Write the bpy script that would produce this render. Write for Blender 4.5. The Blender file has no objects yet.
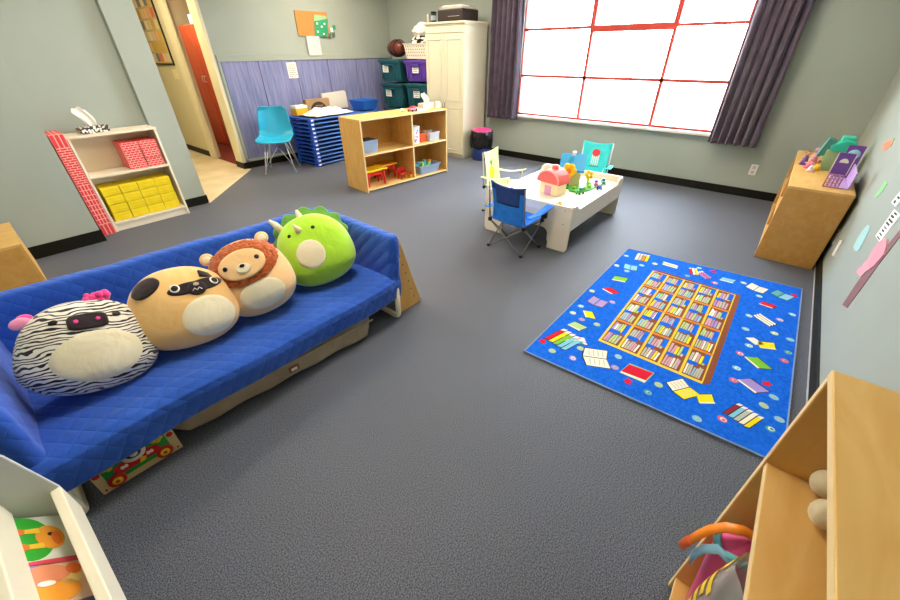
import bpy, bmesh, math, random
from mathutils import Vector, Matrix, Euler
C = bpy.context.scene
PI = math.pi
R = math.radians
rnd = random.Random(7)

# ------------------------------------------------------------------ materials
def lin(h):
    h = h.lstrip('#'); o = []
    for i in (0, 2, 4):
        c = int(h[i:i+2], 16)/255
        o.append(c/12.92 if c <= .04045 else ((c+.055)/1.055)**2.4)
    return (*o, 1)
MC = {}
def M(name, col, rough=.6, metal=0, spec=.4, emit=None, estr=0, alpha=1, trans=0, sheen=0, ior=1.45):
    if name in MC: return MC[name]
    m = bpy.data.materials.new(name); m.use_nodes = True
    b = m.node_tree.nodes['Principled BSDF']
    b.inputs['Base Color'].default_value = lin(col)
    b.inputs['Roughness'].default_value = rough
    b.inputs['Metallic'].default_value = metal
    b.inputs['Specular IOR Level'].default_value = spec
    b.inputs['IOR'].default_value = ior
    b.inputs['Alpha'].default_value = alpha
    b.inputs['Transmission Weight'].default_value = trans
    b.inputs['Sheen Weight'].default_value = sheen
    if emit:
        b.inputs['Emission Color'].default_value = lin(emit); b.inputs['Emission Strength'].default_value = estr
    MC[name] = m
    return m
def nodes(m):
    nt = m.node_tree
    return nt, nt.nodes, nt.links, nt.nodes['Principled BSDF']
def coords(m, scale=(1, 1, 1), rot=(0, 0, 0)):
    nt, N, L, b = nodes(m)
    tc = N.new('ShaderNodeTexCoord'); mp = N.new('ShaderNodeMapping')
    mp.inputs['Scale'].default_value = scale; mp.inputs['Rotation'].default_value = rot
    L.new(tc.outputs['Object'], mp.inputs['Vector'])
    return mp.outputs['Vector']
def vary(m, c1, c2, scale, stretch=(1, 1, 1), detail=4, lo=.3, hi=.7, bump=0, dist=.01, distort=0):
    """noise between two colours, optional bump from the same noise"""
    nt, N, L, b = nodes(m)
    v = coords(m, stretch)
    n = N.new('ShaderNodeTexNoise'); n.inputs['Scale'].default_value = scale; n.inputs['Detail'].default_value = detail
    n.inputs['Distortion'].default_value = distort
    L.new(v, n.inputs['Vector'])
    r = N.new('ShaderNodeValToRGB'); r.color_ramp.elements[0].position = lo; r.color_ramp.elements[1].position = hi
    r.color_ramp.elements[0].color = lin(c1); r.color_ramp.elements[1].color = lin(c2)
    L.new(n.outputs['Fac'], r.inputs['Fac']); L.new(r.outputs['Color'], b.inputs['Base Color'])
    if bump:
        bp = N.new('ShaderNodeBump'); bp.inputs['Strength'].default_value = bump; bp.inputs['Distance'].default_value = dist
        L.new(n.outputs['Fac'], bp.inputs['Height']); L.new(bp.outputs['Normal'], b.inputs['Normal'])
    return m
wall_m = vary(M('wall_paint', '#a5aea4', .7, spec=.3), '#a1aaa0', '#a9b2a8', 1.2, bump=.0)
def mk_carpet():
    m = M('carpet', '#565c66', .6, spec=.5, sheen=.1)
    nt, N, L, b = nodes(m)
    v = coords(m)
    n = N.new('ShaderNodeTexNoise'); n.inputs['Scale'].default_value = 210; n.inputs['Detail'].default_value = 3; L.new(v, n.inputs['Vector'])
    n2 = N.new('ShaderNodeTexNoise'); n2.inputs['Scale'].default_value = 1.6; n2.inputs['Detail'].default_value = 3; L.new(v, n2.inputs['Vector'])
    r = N.new('ShaderNodeValToRGB'); r.color_ramp.elements[0].position = .38; r.color_ramp.elements[1].position = .62
    r.color_ramp.elements[0].color = lin('#282c36'); r.color_ramp.elements[1].color = lin('#767d8d')
    L.new(n.outputs['Fac'], r.inputs['Fac'])
    r2 = N.new('ShaderNodeValToRGB'); r2.color_ramp.elements[0].color = lin('#e6e6e6'); r2.color_ramp.elements[1].color = lin('#ffffff')
    L.new(n2.outputs['Fac'], r2.inputs['Fac'])
    mx = N.new('ShaderNodeMix'); mx.data_type = 'RGBA'; mx.blend_type = 'MULTIPLY'; mx.inputs[0].default_value = 1
    L.new(r.outputs['Color'], mx.inputs[6]); L.new(r2.outputs['Color'], mx.inputs[7]); L.new(mx.outputs[2], b.inputs['Base Color'])
    bp = N.new('ShaderNodeBump'); bp.inputs['Strength'].default_value = .2; bp.inputs['Distance'].default_value = .002
    L.new(n.outputs['Fac'], bp.inputs['Height']); L.new(bp.outputs['Normal'], b.inputs['Normal'])
    return m
carpet_m = mk_carpet()
def wood(name, c1, c2, stretch=(3, 3, 12), scale=2.2, rough=.45):
    return vary(M(name, c1, rough), c1, c2, scale, stretch, 6, .35, .75, bump=.05, dist=.002, distort=1.2)
birch = wood('birch', '#dcae60', '#e9c27a', (1.5, 6, 6))
birch_v = wood('birch_upright', '#d8a656', '#e6bb70', (6, 6, 1.5))
maple = wood('maple_fibreboard', '#cc9648', '#d8a457', (5, 5, 5), 3)
edge_m = M('pale_wood_edge', '#f0d49c', .45)
cream = M('cream_laminate', '#f3e9d2', .4)
creamd = M('cream_laminate_back', '#efe0c0', .5)
white = M('white_plastic', '#efeee8', .4)
black = M('black_plastic', '#141416', .45)
baseb = M('black_rubber_skirting', '#17160f', .5, spec=.3)
steel = M('chromed_steel', '#dcdfe2', .3, metal=.5)
frame_red = M('red_window_frame', '#c8463a', .45)  # window bloom is put into this brighter red and the widened bars
brickred = M('brick_block_red', '#ea4046', .6)
brickwhite = M('brick_block_joint', '#ffc2b8', .6)
yellow_m = vary(M('yellow_card', '#f7dc12', .6), '#f4d70c', '#fbe433', 9)
paper = M('paper_white', '#f4f3ee', .8)
cloth_w = vary(M('white_sheet', '#e6e2d8', .9), '#ddd8cc', '#f2efe8', 9, bump=.4, dist=.02)

# ------------------------------------------------------------------ mesh builder
class B:
    def __init__(s): s.bm = bmesh.new(); s.m = []
    def mi(s, m):
        if m not in s.m: s.m.append(m)
        return s.m.index(m)
    def _fin(s, fs, m, T=None):
        i = s.mi(m)
        for f in fs: f.material_index = i
        if T is not None:
            vs = set(v for f in fs for v in f.verts)
            for v in vs: v.co = T @ v.co
        return fs
    def box(s, c, d, m, bev=0, T=None, seg=2):
        t = bmesh.new(); bmesh.ops.create_cube(t, size=1)
        for v in t.verts: v.co = Vector((v.co.x*d[0], v.co.y*d[1], v.co.z*d[2]))
        if bev: bmesh.ops.bevel(t, geom=t.edges[:], offset=min(bev, min(d)*.49), segments=seg, affect='EDGES', profile=.5)
        for v in t.verts: v.co += Vector(c)
        return s._merge(t, m, T)
    def bb(s, a, b, m, bev=0, T=None, seg=2):
        return s.box([(p+q)/2 for p, q in zip(a, b)], [abs(q-p) for p, q in zip(a, b)], m, bev, T, seg)
    def _merge(s, t, m, T=None, smooth=False):
        mp = {}
        for v in t.verts: mp[v] = s.bm.verts.new(T @ v.co if T is not None else v.co)
        i = s.mi(m)
        for f in t.faces:
            try: nf = s.bm.faces.new([mp[v] for v in f.verts])
            except ValueError: continue
            nf.material_index = i; nf.smooth = smooth
        t.free(); return s
    def cyl(s, a, b, r, m, r2=None, n=20, caps=True, T=None):
        a = Vector(a); b = Vector(b); r2 = r if r2 is None else r2
        t = bmesh.new(); bmesh.ops.create_cone(t, cap_ends=caps, segments=n, radius1=r, radius2=r2, depth=(b-a).length)
        q = (b-a).to_track_quat('Z', 'Y').to_matrix().to_4x4()
        MM = Matrix.Translation((a+b)/2) @ q
        for v in t.verts: v.co = MM @ v.co
        return s._merge(t, m, T, True)
    def sph(s, c, r, m, n=20, T=None, rot=None):
        if not hasattr(r, '__len__'): r = (r, r, r)
        t = bmesh.new(); bmesh.ops.create_uvsphere(t, u_segments=n, v_segments=max(8, n*2//3), radius=1)
        Q = Euler(rot).to_matrix() if rot else Matrix.Identity(3)
        for v in t.verts: v.co = Q @ Vector((v.co.x*r[0], v.co.y*r[1], v.co.z*r[2])) + Vector(c)
        return s._merge(t, m, T, True)
    def tube(s, pts, r, m, n=10, T=None, closed=False, rs=None):
        P = [Vector(p) for p in pts]; rings = []
        N = len(P); up = None; i0 = s.mi(m)
        for k, p in enumerate(P):
            if closed: d = (P[(k+1) % N]-P[k-1]).normalized()
            else: d = (P[min(k+1, N-1)]-P[max(k-1, 0)]).normalized()
            if up is None: up = Vector((0, 0, 1)) if abs(d.z) < .9 else Vector((1, 0, 0))
            x = d.cross(up).normalized(); y = x.cross(d).normalized(); up = y
            rr = rs[k] if rs else r
            ring = []
            for j in range(n):
                q = p + x*math.cos(2*PI*j/n)*rr + y*math.sin(2*PI*j/n)*rr
                ring.append(s.bm.verts.new(T @ q if T is not None else q))
            rings.append(ring)
        for k in range(N if closed else N-1):
            A = rings[k]; Bq = rings[(k+1) % N]
            for j in range(n):
                f = s.bm.faces.new((A[j], A[(j+1) % n], Bq[(j+1) % n], Bq[j])); f.material_index = i0; f.smooth = True
        if not closed:
            for rg in (rings[0][::-1], rings[-1]):
                f = s.bm.faces.new(rg); f.material_index = i0
        return s
    def poly(s, pts, m, T=None):
        f = s.bm.faces.new([s.bm.verts.new((T @ Vector(p)) if T is not None else Vector(p)) for p in pts])
        f.material_index = s.mi(m); return s
    def prism(s, pts, ax, lo, hi, m, T=None, bev=0):
        """pts: 2D outline in the two other axes (order x,y,z without ax)"""
        def v3(p, h):
            l = list(p); l.insert(ax, h); return Vector(l)
        t = bmesh.new()
        A = [t.verts.new(v3(p, lo)) for p in pts]; Bv = [t.verts.new(v3(p, hi)) for p in pts]
        n = len(pts)
        fa = t.faces.new(A); fb = t.faces.new(Bv[::-1])
        for k in range(n): t.faces.new((A[k], Bv[k], Bv[(k+1) % n], A[(k+1) % n]))
        bmesh.ops.recalc_face_normals(t, faces=t.faces[:])
        if bev:
            es = [e for e in t.edges if (fa in e.link_faces or fb in e.link_faces)]
            bmesh.ops.bevel(t, geom=es, offset=bev, segments=2, affect='EDGES')
        return s._merge(t, m, T)
    def grid(s, nu, nv, fn, m, T=None, smooth=True, wrap=False):
        i = s.mi(m)
        V = [[s.bm.verts.new((T @ Vector(fn(a/nu, b/nv))) if T is not None else Vector(fn(a/nu, b/nv))) for b in range(nv+1)] for a in range(nu if wrap else nu+1)]
        for a in range(nu):
            A = V[a]; Bq = V[(a+1) % nu] if wrap else V[a+1]
            for b in range(nv):
                f = s.bm.faces.new((A[b], Bq[b], Bq[b+1], A[b+1])); f.material_index = i; f.smooth = smooth
        return s
    def out(s, name, parent=None, smooth=None, solid=0, sub=0, loc=None, recalc=True):
        if recalc: bmesh.ops.recalc_face_normals(s.bm, faces=s.bm.faces[:])
        if smooth: 
            for f in s.bm.faces: f.smooth = True
        me = bpy.data.meshes.new(name); s.bm.to_mesh(me); s.bm.free()
        for m in s.m: me.materials.append(m)
        o = bpy.data.objects.new(name, me); C.collection.objects.link(o)
        if parent: o.parent = parent
        if loc: o.location = loc
        if solid:
            q = o.modifiers.new('solid', 'SOLIDIFY'); q.thickness = solid; q.offset = 0
        if sub:
            q = o.modifiers.new('sub', 'SUBSURF'); q.levels = sub; q.render_levels = sub
        return o
def E(name, loc, label, cat, rz=0, group=None, rot=None):
    o = bpy.data.objects.new(name, None); C.collection.objects.link(o)
    o.empty_display_size = .1
    o.location = loc; o.rotation_euler = rot if rot else (0, 0, rz)
    o['label'] = label; o['category'] = cat
    if group: o['group'] = group
    return o
def tag(o, label, cat, group=None):
    o['label'] = label; o['category'] = cat
    if group: o['group'] = group
    return o
def st(o): o['kind'] = 'structure'; return o
def dup(root, loc=None, rot=None, label=None, group=None):
    r = root.copy(); C.collection.objects.link(r)
    if loc: r.location = loc
    if rot: r.rotation_euler = rot
    if label: r['label'] = label
    if group: r['group'] = group
    for ch in list(root.children):
        c = ch.copy(); C.collection.objects.link(c); c.parent = r
        for g in ch.children:
            d = g.copy(); C.collection.objects.link(d); d.parent = c
    return r

# ------------------------------------------------------------------ dimensions
WX = 6.10      # window wall
BY = 6.66      # blue panelled wall
RY = -.60      # right wall
LX = -1.0      # wall behind the camera
CZ = 2.75
ZF = 0

# ------------------------------------------------------------------ room shell
b = B(); b.bb((LX-.1, RY-.1, -.1), (WX+.15, BY+.1, 0), carpet_m); st(b.out('floor'))
tile_m = vary(M('beige_floor_tile', '#dccca6', .35), '#cfbd94', '#e8dbba', 2.5, (1, 1, 1), 5)
nt, N, L, bs = nodes(tile_m)
# hallway floor: tiles laid over the slab beyond the diagonal threshold
b = B(); b.prism([(1.58, 5.4), (2.70, 6.60), (2.70, 10.2), (1.0, 10.2), (1.0, 5.62), (1.58, 5.62)], 2, -.02, .004, tile_m)
b.bb((2.70, 6.8, -.02), (4.6, 10.2, .003), M('floor_red_reflection', '#6e2a1c', .4)); st(b.out('floor_hallway'))  # red reflection of the cupboard is put into this floor colour
b = B(); b.prism([(1.58, 5.385), (1.60, 5.375), (2.72, 6.575), (2.70, 6.60)], 2, 0, .008, M('threshold_strip', '#e9dcb8', .4)); st(b.out('trim_threshold'))
b = B(); b.bb((LX-.1, RY-.1, CZ), (WX+.15, 10.3, CZ+.1), M('ceiling_paint', '#e9e6dc', .8)); st(b.out('ceiling'))
# window wall with opening
OY0, OY1, OZ0, OZ1 = .60, 3.66, .70, 2.45
b = B()
b.bb((WX, RY-.1, 0), (WX+.15, BY+.1, OZ0), wall_m); b.bb((WX, RY-.1, OZ1), (WX+.15, BY+.1, CZ), wall_m)
b.bb((WX, RY-.1, OZ0), (WX+.15, OY0, OZ1), wall_m); b.bb((WX, OY1, OZ0), (WX+.15, BY+.1, OZ1), wall_m)
st(b.out('wall_window'))
b = B(); b.bb((LX-.1, RY-.1, 0), (WX, RY, CZ), wall_m); st(b.out('wall_right'))
b = B(); b.bb((LX-.1, RY, 0), (LX, 5.6, CZ), wall_m); st(b.out('wall_near'))
# left wall: protruding block, alcove, column
b = B(); b.bb((LX, 5.0, 0), (.42, 5.6, CZ), wall_m); b.bb((.42, 5.50, 0), (1.30, 5.62, CZ), wall_m)
b.bb((1.30, 5.40, 0), (1.58, 5.62, CZ), wall_m); st(b.out('wall_left'))
hall_m = M('hallway_cream_paint', '#d8d2b2', .7)
b = B(); b.bb((2.70, BY, 0), (WX, BY+.12, CZ), wall_m); st(b.out('wall_back'))
b = B(); b.bb((2.66, BY-.005, 0), (2.70, 6.92, CZ), M('cream_door_frame', '#e2dbbb', .5)); b.bb((2.70, BY+.12, 0), (2.8, 6.92, CZ), hall_m)
st(b.out('trim_door_jamb'))
b = B(); b.bb((2.68, 7.84, 0), (2.78, 10.2, CZ), hall_m); b.bb((.9, 10.1, 0), (4.7, 10.2, CZ), hall_m); b.bb((.9, 5.62, 0), (1.0, 10.1, CZ), hall_m)
st(b.out('wall_hallway'))
b = B(); b.bb((2.655, 7.77, 0), (2.70, 7.98, CZ-.3), M('cream_door_frame', '#e2dbbb', .5)); st(b.out('trim_door_casing'))
b = B(); b.bb((4.6, 6.7, 0), (4.7, 10.1, CZ), M('tan_room_paint', '#b99a5c', .8)); st(b.out('wall_far_room'))
b = B(); b.bb((2.70, 6.92, 2.3), (2.80, 7.84, CZ), hall_m); st(b.out('trim_door_header'))
# skirting boards
def sk(name, *bx):
    b = B()
    for a, c in bx: b.bb(a, c, baseb, .003)
    st(b.out(name))
sk('baseboard_window', ((WX-.012, RY, 0), (WX, BY, .10)))
sk('baseboard_right', ((LX, RY, 0), (WX, RY+.012, .10)))
b = B(); b.bb((LX, RY+.012, 0), (WX, RY+.016, .012), M('skirting_bead', '#b8bcc0', .5)); st(b.out('trim_right_bead'))
sk('baseboard_left', ((LX, 4.988, 0), (.42, 5.0, .12)), ((.42, 4.988, 0), (.432, 5.5, .12)), ((1.30, 5.388, 0), (1.592, 5.4, .10)), ((1.58, 5.4, 0), (1.592, 5.62, .10)), ((.432, 5.488, 0), (1.3, 5.5, .10)))
sk('baseboard_back', ((2.70, BY-.012, 0), (WX, BY, .10)), ((2.648, BY-.012, 0), (2.66, 6.92, .10)), ((2.70-.04, BY-.017, 0), (2.72, BY-.005, .10)))
sk('baseboard_hallway', ((2.668, 7.98, 0), (2.68, 10.1, .10)))
sk('baseboard_near', ((LX, RY, 0), (LX+.012, 5.0, .10)))
# blue-purple wainscot panels with seams and rail
pan = M('blue_violet_panelling', '#7d83b5', .55)
nt, N, L, bs = nodes(pan)
v = coords(pan, (26, 1, 1.6)); n = N.new('ShaderNodeTexNoise'); n.inputs['Scale'].default_value = 1.6; n.inputs['Detail'].default_value = 6; L.new(v, n.inputs['Vector'])
r = N.new('ShaderNodeValToRGB'); r.color_ramp.elements[0].position = .3; r.color_ramp.elements[1].position = .7
r.color_ramp.elements[0].color = lin('#6c76a8'); r.color_ramp.elements[1].color = lin('#9799c0')
L.new(n.outputs['Fac'], r.inputs['Fac']); L.new(r.outputs['Color'], bs.inputs['Base Color'])
b = B(); xs = [2.76, 3.32, 3.95, 4.57, 5.19, 5.80, WX-.02]
for i in range(len(xs)-1): b.bb((xs[i]+.006, BY-.010, .14), (xs[i+1]-.006, BY, 1.49), pan, .002)
b.bb((2.76, BY-.004, .10), (WX-.02, BY+.001, 1.49), M('panel_seam', '#4d5378', .7))
st(b.out('trim_wainscot'))
b = B(); b.bb((2.72, BY-.022, 1.49), (WX-.02, BY, 1.575), wall_m, .004); b.bb((2.72, BY-.014, .10), (WX-.02, BY, .14), wall_m, .003)
for x in (2.72,): b.bb((x, BY-.014, .10), (2.76, BY, 1.49), wall_m, .003)
st(b.out('trim_rail'))

# ------------------------------------------------------------------ window
win = B()
gx = WX+.06
win.bb((gx-.03, OY0, OZ0), (gx+.03, OY1, OZ0+.025), frame_red); win.bb((gx-.03, OY0, OZ1-.05), (gx+.03, OY1, OZ1), frame_red)
win.bb((gx-.03, OY1-.02, OZ0), (gx+.03, OY1, OZ1), frame_red); win.bb((gx-.03, OY0, OZ0), (gx+.03, OY0+.03, OZ1), frame_red)
for y in (2.59, 1.53, .76): win.bb((gx-.025, y-.019, OZ0), (gx+.025, y+.019, 1.86), frame_red)
for y in (2.59, 1.53, .76): win.bb((gx-.03, y-.03, 1.86), (gx+.03, y+.03, OZ1), frame_red)
win.bb((gx-.032, 1.53, 1.80), (gx+.032, 2.59, 1.875), frame_red); win.bb((gx-.028, 2.59, 1.84), (gx+.028, OY1, 1.875), frame_red)
win.bb((gx-.028, OY0, 1.83), (gx+.028, 1.53, 1.86), frame_red)
win.bb((gx-.025, OY0, 1.24), (gx+.025, OY1, 1.275), frame_red)
w = win.out('window_1'); st(w)
gl = M('window_glass', '#ffffff', .02, trans=1, ior=1.01, spec=.2)
b = B(); b.bb((gx-.003, OY0+.01, OZ0+.01), (gx+.003, OY1-.01, OZ1-.02), gl); b.out('pane', w)
b = B(); b.bb((WX-.06, OY0-.04, OZ0-.035), (WX+.12, OY1+.04, OZ0), M('white_sill', '#f3f0ea', .4), .005); st(b.out('trim_sill'))
cur_m = vary(M('aubergine_curtain', '#4c4252', .85, sheen=.3), '#443a4a', '#574a5c', 8)
def curtain(name, y0, y1, ztop, zbot, label, ph, flare=0):
    e = E(name, (WX-.14, (y0+y1)/2, 0), label, 'curtain')
    hw = (y1-y0)/2
    def fn(u, t):
        z = ztop+(zbot-ztop)*t
        y = (u*2-1)*(hw*(1+flare*t))
        a = math.sin(u*PI*2*6+ph+.4*math.sin(t*3))*.035 + .012*math.sin(u*31+ph+t*2)
        return (a*(.7+.4*t), y+.008*math.sin(u*40+t*4), z)
    c = B(); c.grid(110, 24, fn, cur_m); c.out('curtain_cloth', e, solid=.004)
    c = B(); c.grid(110, 1, lambda u, t: Vector(fn(u, 1))+Vector((-.004, 0, .05*(1-t)-.0)), cur_m); c.out('hem', e, solid=.003)
    return e
curtain('curtain', 3.61, 4.15, 2.6, .63, 'dark aubergine curtain hanging at the left side of the window beside the wardrobe', 0.5, .12)
curtain('curtain', .25, .755, 2.6, .61, 'dark aubergine curtain hanging at the right side of the window above the outlet', 2.0)
b = B(); b.cyl((WX-.14, .1, 2.62), (WX-.14, 4.5, 2.62), .014, steel)
for y in (.12, 2.2, 4.48): b.cyl((WX-.14, y, 2.62), (WX, y, 2.62), .01, steel)
tag(b.out('curtain_rod'), 'steel rod above the window carrying the two dark curtains', 'curtain rod')

# outlet
e = E('wall_outlet', (WX, .18, .335), 'white electrical outlet on the wall below the right curtain', 'outlet')
b = B(); b.box((-.004, 0, 0), (.008, .075, .125), white, .003); b.out('cover_plate', e)
for z in (-.028, .028):
    b = B(); b.box((-.009, 0, z), (.004, .034, .036), M('outlet_socket', '#c9c8c0', .5), .004); b.out('socket', e)

# ------------------------------------------------------------------ ceiling lights (the room's own, and a lamp added for the cupboard)
for i, (x, y) in enumerate([(1.2, 1.6), (4.5, 1.2), (1.2, 3.9), (4.3, 3.9), (4.4, 5.6)]):
    e = E('ceiling_light', (x, y, CZ-.03), ['white ceiling light panel above the couch', 'white ceiling light panel above the play table', 'white ceiling light panel near the cream bookcase', 'white ceiling light panel above the cubby shelf', 'white ceiling light panel above the stacked cots'][i], 'ceiling light', group='ceiling light panels')
    b = B(); b.bb((-.6, -.3, 0), (.6, .3, .03), white, .004); b.out('housing', e)
    b = B(); b.bb((-.57, -.27, -.012), (.57, .27, .0), M('lit_diffuser', '#ffffff', .5, emit='#ffeed6', estr=12)); b.out('diffuser', e)
e = E('ceiling_light', (1.9, 7.2, CZ-.03), 'warm ceiling light panel in the hallway beyond the doorway', 'ceiling light')
b = B(); b.bb((-.3, -.3, 0), (.3, .3, .03), white); b.out('housing', e)
b = B(); b.bb((-.27, -.27, -.012), (.27, .27, 0), M('lit_diffuser_hall', '#ffffff', .5, emit='#ffeac2', estr=20)); b.out('diffuser', e)
e = E('ceiling_light', (2.98, 8.5, CZ-.03), 'added unseen fill light panel brightening the red-brown cupboard beyond the hallway', 'ceiling light')  # added lamp, out of view, to brighten the cupboard front
b = B(); b.bb((-.18, -.6, 0), (.18, .6, .03), white); b.out('housing', e)
b = B(); b.bb((-.16, -.57, -.012), (.16, .57, 0), M('cupboard_fill_glow', '#ffffff', .5, emit='#fff0d8', estr=13)); b.out('diffuser', e)

# ------------------------------------------------------------------ hallway things
redwood = vary(M('red_brown_door', '#cc5a36', .4), '#c4522c', '#d8663c', 2, (1, 1, .5), bump=0)
e = E('cupboard', (3.3, 8.35, 0), 'tall red-brown double door cupboard in the room beyond the hallway', 'cupboard')
b = B(); b.bb((.02, -.95, 0), (.6, 1.1, 2.02), redwood, .004); b.out('body', e)
for s, hy in ((-1, .42), (1, .52)):
    y0, y1 = (-.95, .46) if s < 0 else (.48, 1.1)
    b = B(); b.bb((0, y0, .06), (.018, y1, 2.0), redwood, .003); d = b.out('door', e)
    b = B(); b.tube([(0, hy, 1.14), (-.035, hy, 1.15), (-.035, hy, 1.23), (0, hy, 1.24)], .006, steel); b.out('handle', d)
b = B(); b.bb((3.32, 7.95, 2.022), (3.62, 8.78, 2.16), paper, .01); tag(b.out('storage_box'), 'white box on top of the red-brown cupboard', 'box')
b = B(); b.bb((3.34, 7.6, 2.022), (3.62, 7.92, 2.14), M('blue_box', '#35507e', .5), .01); tag(b.out('storage_box'), 'blue box on top of the red-brown cupboard', 'box')
e = E('wall_calendar', (2.68, 8.75, 1.95), 'black framed grid of photos and notes on the cream hallway wall', 'picture frame')
b = B(); b.bb((-.02, -.52, -.52), (0, .52, .62), M('frame_black', '#1c1b18', .5), .003); b.out('frame', e)
b = B(); b.bb((-.024, -.49, -.49), (-.02, .49, .59), M('kraft', '#c9b280', .8)); 
r2 = random.Random(3)
for i in range(6):
    for j in range(7):
        c = r2.choice(['#e6b08a', '#d8cfa8', '#d8745c', '#e9dfc0', '#cfae58', '#e8c8a0', '#7a8494'])
        b.bb((-.027, -.47+i*.16, -.47+j*.15), (-.024, -.47+i*.16+.13, -.47+j*.15+.12), M('note'+c, c, .8))
b.out('notes', e)
e = E('light_switch', (2.68, 8.36, 1.3), 'cream light switch plate beneath the framed notes', 'light switch')
b = B(); b.bb((-.008, -.09, -.07), (0, .09, .07), M('switch_cream', '#ece4b4', .5), .003); b.out('plate', e)
for y in (-.045, .045):
    b = B(); b.bb((-.014, y-.012, -.02), (-.008, y+.012, .02), M('switch_cream', '#ece4b4')); b.out('toggle', e)

# ------------------------------------------------------------------ white bookcase in the alcove
BX0, BX1, BF, BB = .555, 1.285, 5.17, 5.46
e = E('bookcase', ((BX0+BX1)/2, BF, 0), 'low cream bookcase in the alcove holding cardboard blocks', 'bookcase')
hx = (BX1-BX0)/2
b = B(); b.bb((-hx, 0, 0), (-hx+.02, .29, .93), cream, .002); b.out('side_panel', e)
b = B(); b.bb((hx-.02, 0, 0), (hx, .29, .93), cream, .002); b.out('side_panel', e)
b = B(); b.bb((-hx-.004, -.006, .93), (hx+.004, .29, .95), cream, .002); b.out('top', e)
b = B(); b.bb((-hx+.02, .28, .08), (hx-.02, .287, .93), creamd); b.out('back_panel', e)
b = B(); b.bb((-hx+.02, .002, .555), (hx-.02, .28, .577), cream, .002); b.out('shelf', e)
b = B(); b.bb((-hx+.02, .002, .075), (hx-.02, .28, .097), cream, .002); b.out('shelf', e)
b = B(); b.bb((-hx+.02, .02, 0), (hx-.02, .035, .075), cream, .002); b.out('kickboard', e)
# yellow cardboard blocks 4 x 4
cx = (BX0+BX1)/2
bw = .158; gp = .003; bh = .088
yb = B(); yb.box((0, 0, 0), (bw-gp, .24, bh-.004), yellow_m, .006); yb = yb.out('cardboard_block')
ed = B()
for z in (-.018, .012): ed.box((0, -.1206, z), (bw*.8, .0016, .0025), M('yellow_card_line', '#e2c400', .6))
ed.out('printed_line', yb)
cols = ['first', 'second', 'third', 'fourth']; rows = ['bottom', 'second from bottom', 'third from bottom', 'top']
for c in range(4):
    for r_ in range(4):
        o = yb if (c, r_) == (0, 0) else dup(yb)
        o.location = (BX0+.046+bw/2+c*bw+.004*r2.random(), BF+.15, .0985+bh/2+r_*bh)
        tag(o, 'yellow cardboard block on the bookcase, %s column from the left, %s row' % (cols[c], rows[r_]), 'toy block', 'yellow cardboard blocks on the bottom shelf')
# red brick blocks
def redblock(L_, H_, D_, nx, nz, staggered=True, joint=.006):
    """cardboard brick: pale joints with red bricks raised on all faces"""
    b = B(); b.box((0, 0, 0), (L_, D_, H_), brickwhite, .004)
    bwid = L_/nx; bz = H_/nz
    for k in range(nz):
        off = (bwid/2 if (k % 2 and staggered) else 0)
        x = -L_/2-off
        while x < L_/2-.001:
            a = max(x+joint/2, -L_/2+joint*.4); c = min(x+bwid-joint/2, L_/2-joint*.4)
            if c-a > .006:
                z0 = -H_/2+k*bz+joint/2
                b.bb((a, -D_/2-.0008, z0), (c, -D_/2, z0+bz-joint), brickred)
            x += bwid
    ny = max(2, round(D_/bwid)) ; by = D_/ny
    for k in range(nz):
        for j in range(ny):
            y0 = -D_/2+j*by+joint/2; z0 = -H_/2+k*bz+joint/2
            for sx in (-1, 1): b.bb((sx*L_/2, y0, z0), (sx*(L_/2+.0008), y0+by-joint, z0+bz-joint), brickred)
    for i in range(nx):
        for j in range(ny):
            x0 = -L_/2+i*bwid+joint/2; y0 = -D_/2+j*by+joint/2
            b.bb((x0, y0, H_/2), (x0+bwid-joint, y0+by-joint, H_/2+.0006), brickred)
    return b.out('brick_block')
proto = redblock(.155, .084, .26, 4, 4)
k = 0
for r_ in range(3):
    for c in range(2):
        o = proto if k == 0 else proto.copy()
        if k: C.collection.objects.link(o)
        o.location = (BX1-.035-.082-(1-c)*.163, BF+.145, .5785+.0425+r_*.087)
        tag(o, 'red brick-print cardboard block on the bookcase upper shelf, %s side, %s row' % (['left', 'right'][c], ['bottom', 'middle', 'top'][r_]), 'toy block', 'red brick-print blocks on the upper shelf')
        k += 1
# tall column of blocks beside the bookcase: bottom ones upright pattern, top ones long pattern
cp = redblock(.105, .12, .30, 3, 1, False, .008)
cq = redblock(.105, .085, .30, 2, 4, True, .006)
cp2 = redblock(.105, .20, .30, 4, 4, False, .007)
seq = [(cp, .085), (cp2, .20), (cp2, .20), (cq, .085), (cq, .085), (cq, .085), (cq, .085), (cp, .12)]
for o in (cp, ): pass
z = 0; used = set()
for k, (o0, h) in enumerate(seq):
    if o0 is cp: h = .12 if k else .12
    o = o0 if o0.name not in used else o0.copy()
    if o0.name in used: C.collection.objects.link(o)
    used.add(o0.name)
    o.location = (.495, 5.30, z+h/2+.001*(k+1)); z += h
    ordn = ['lowest', 'second from the floor', 'third from the floor', 'fourth from the floor', 'fifth from the floor', 'third from the top', 'second from the top', 'topmost'][k]
    tag(o, 'red brick-print cardboard block, %s in the column left of the bookcase' % ordn, 'toy block', 'column of red brick-print blocks')
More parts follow.
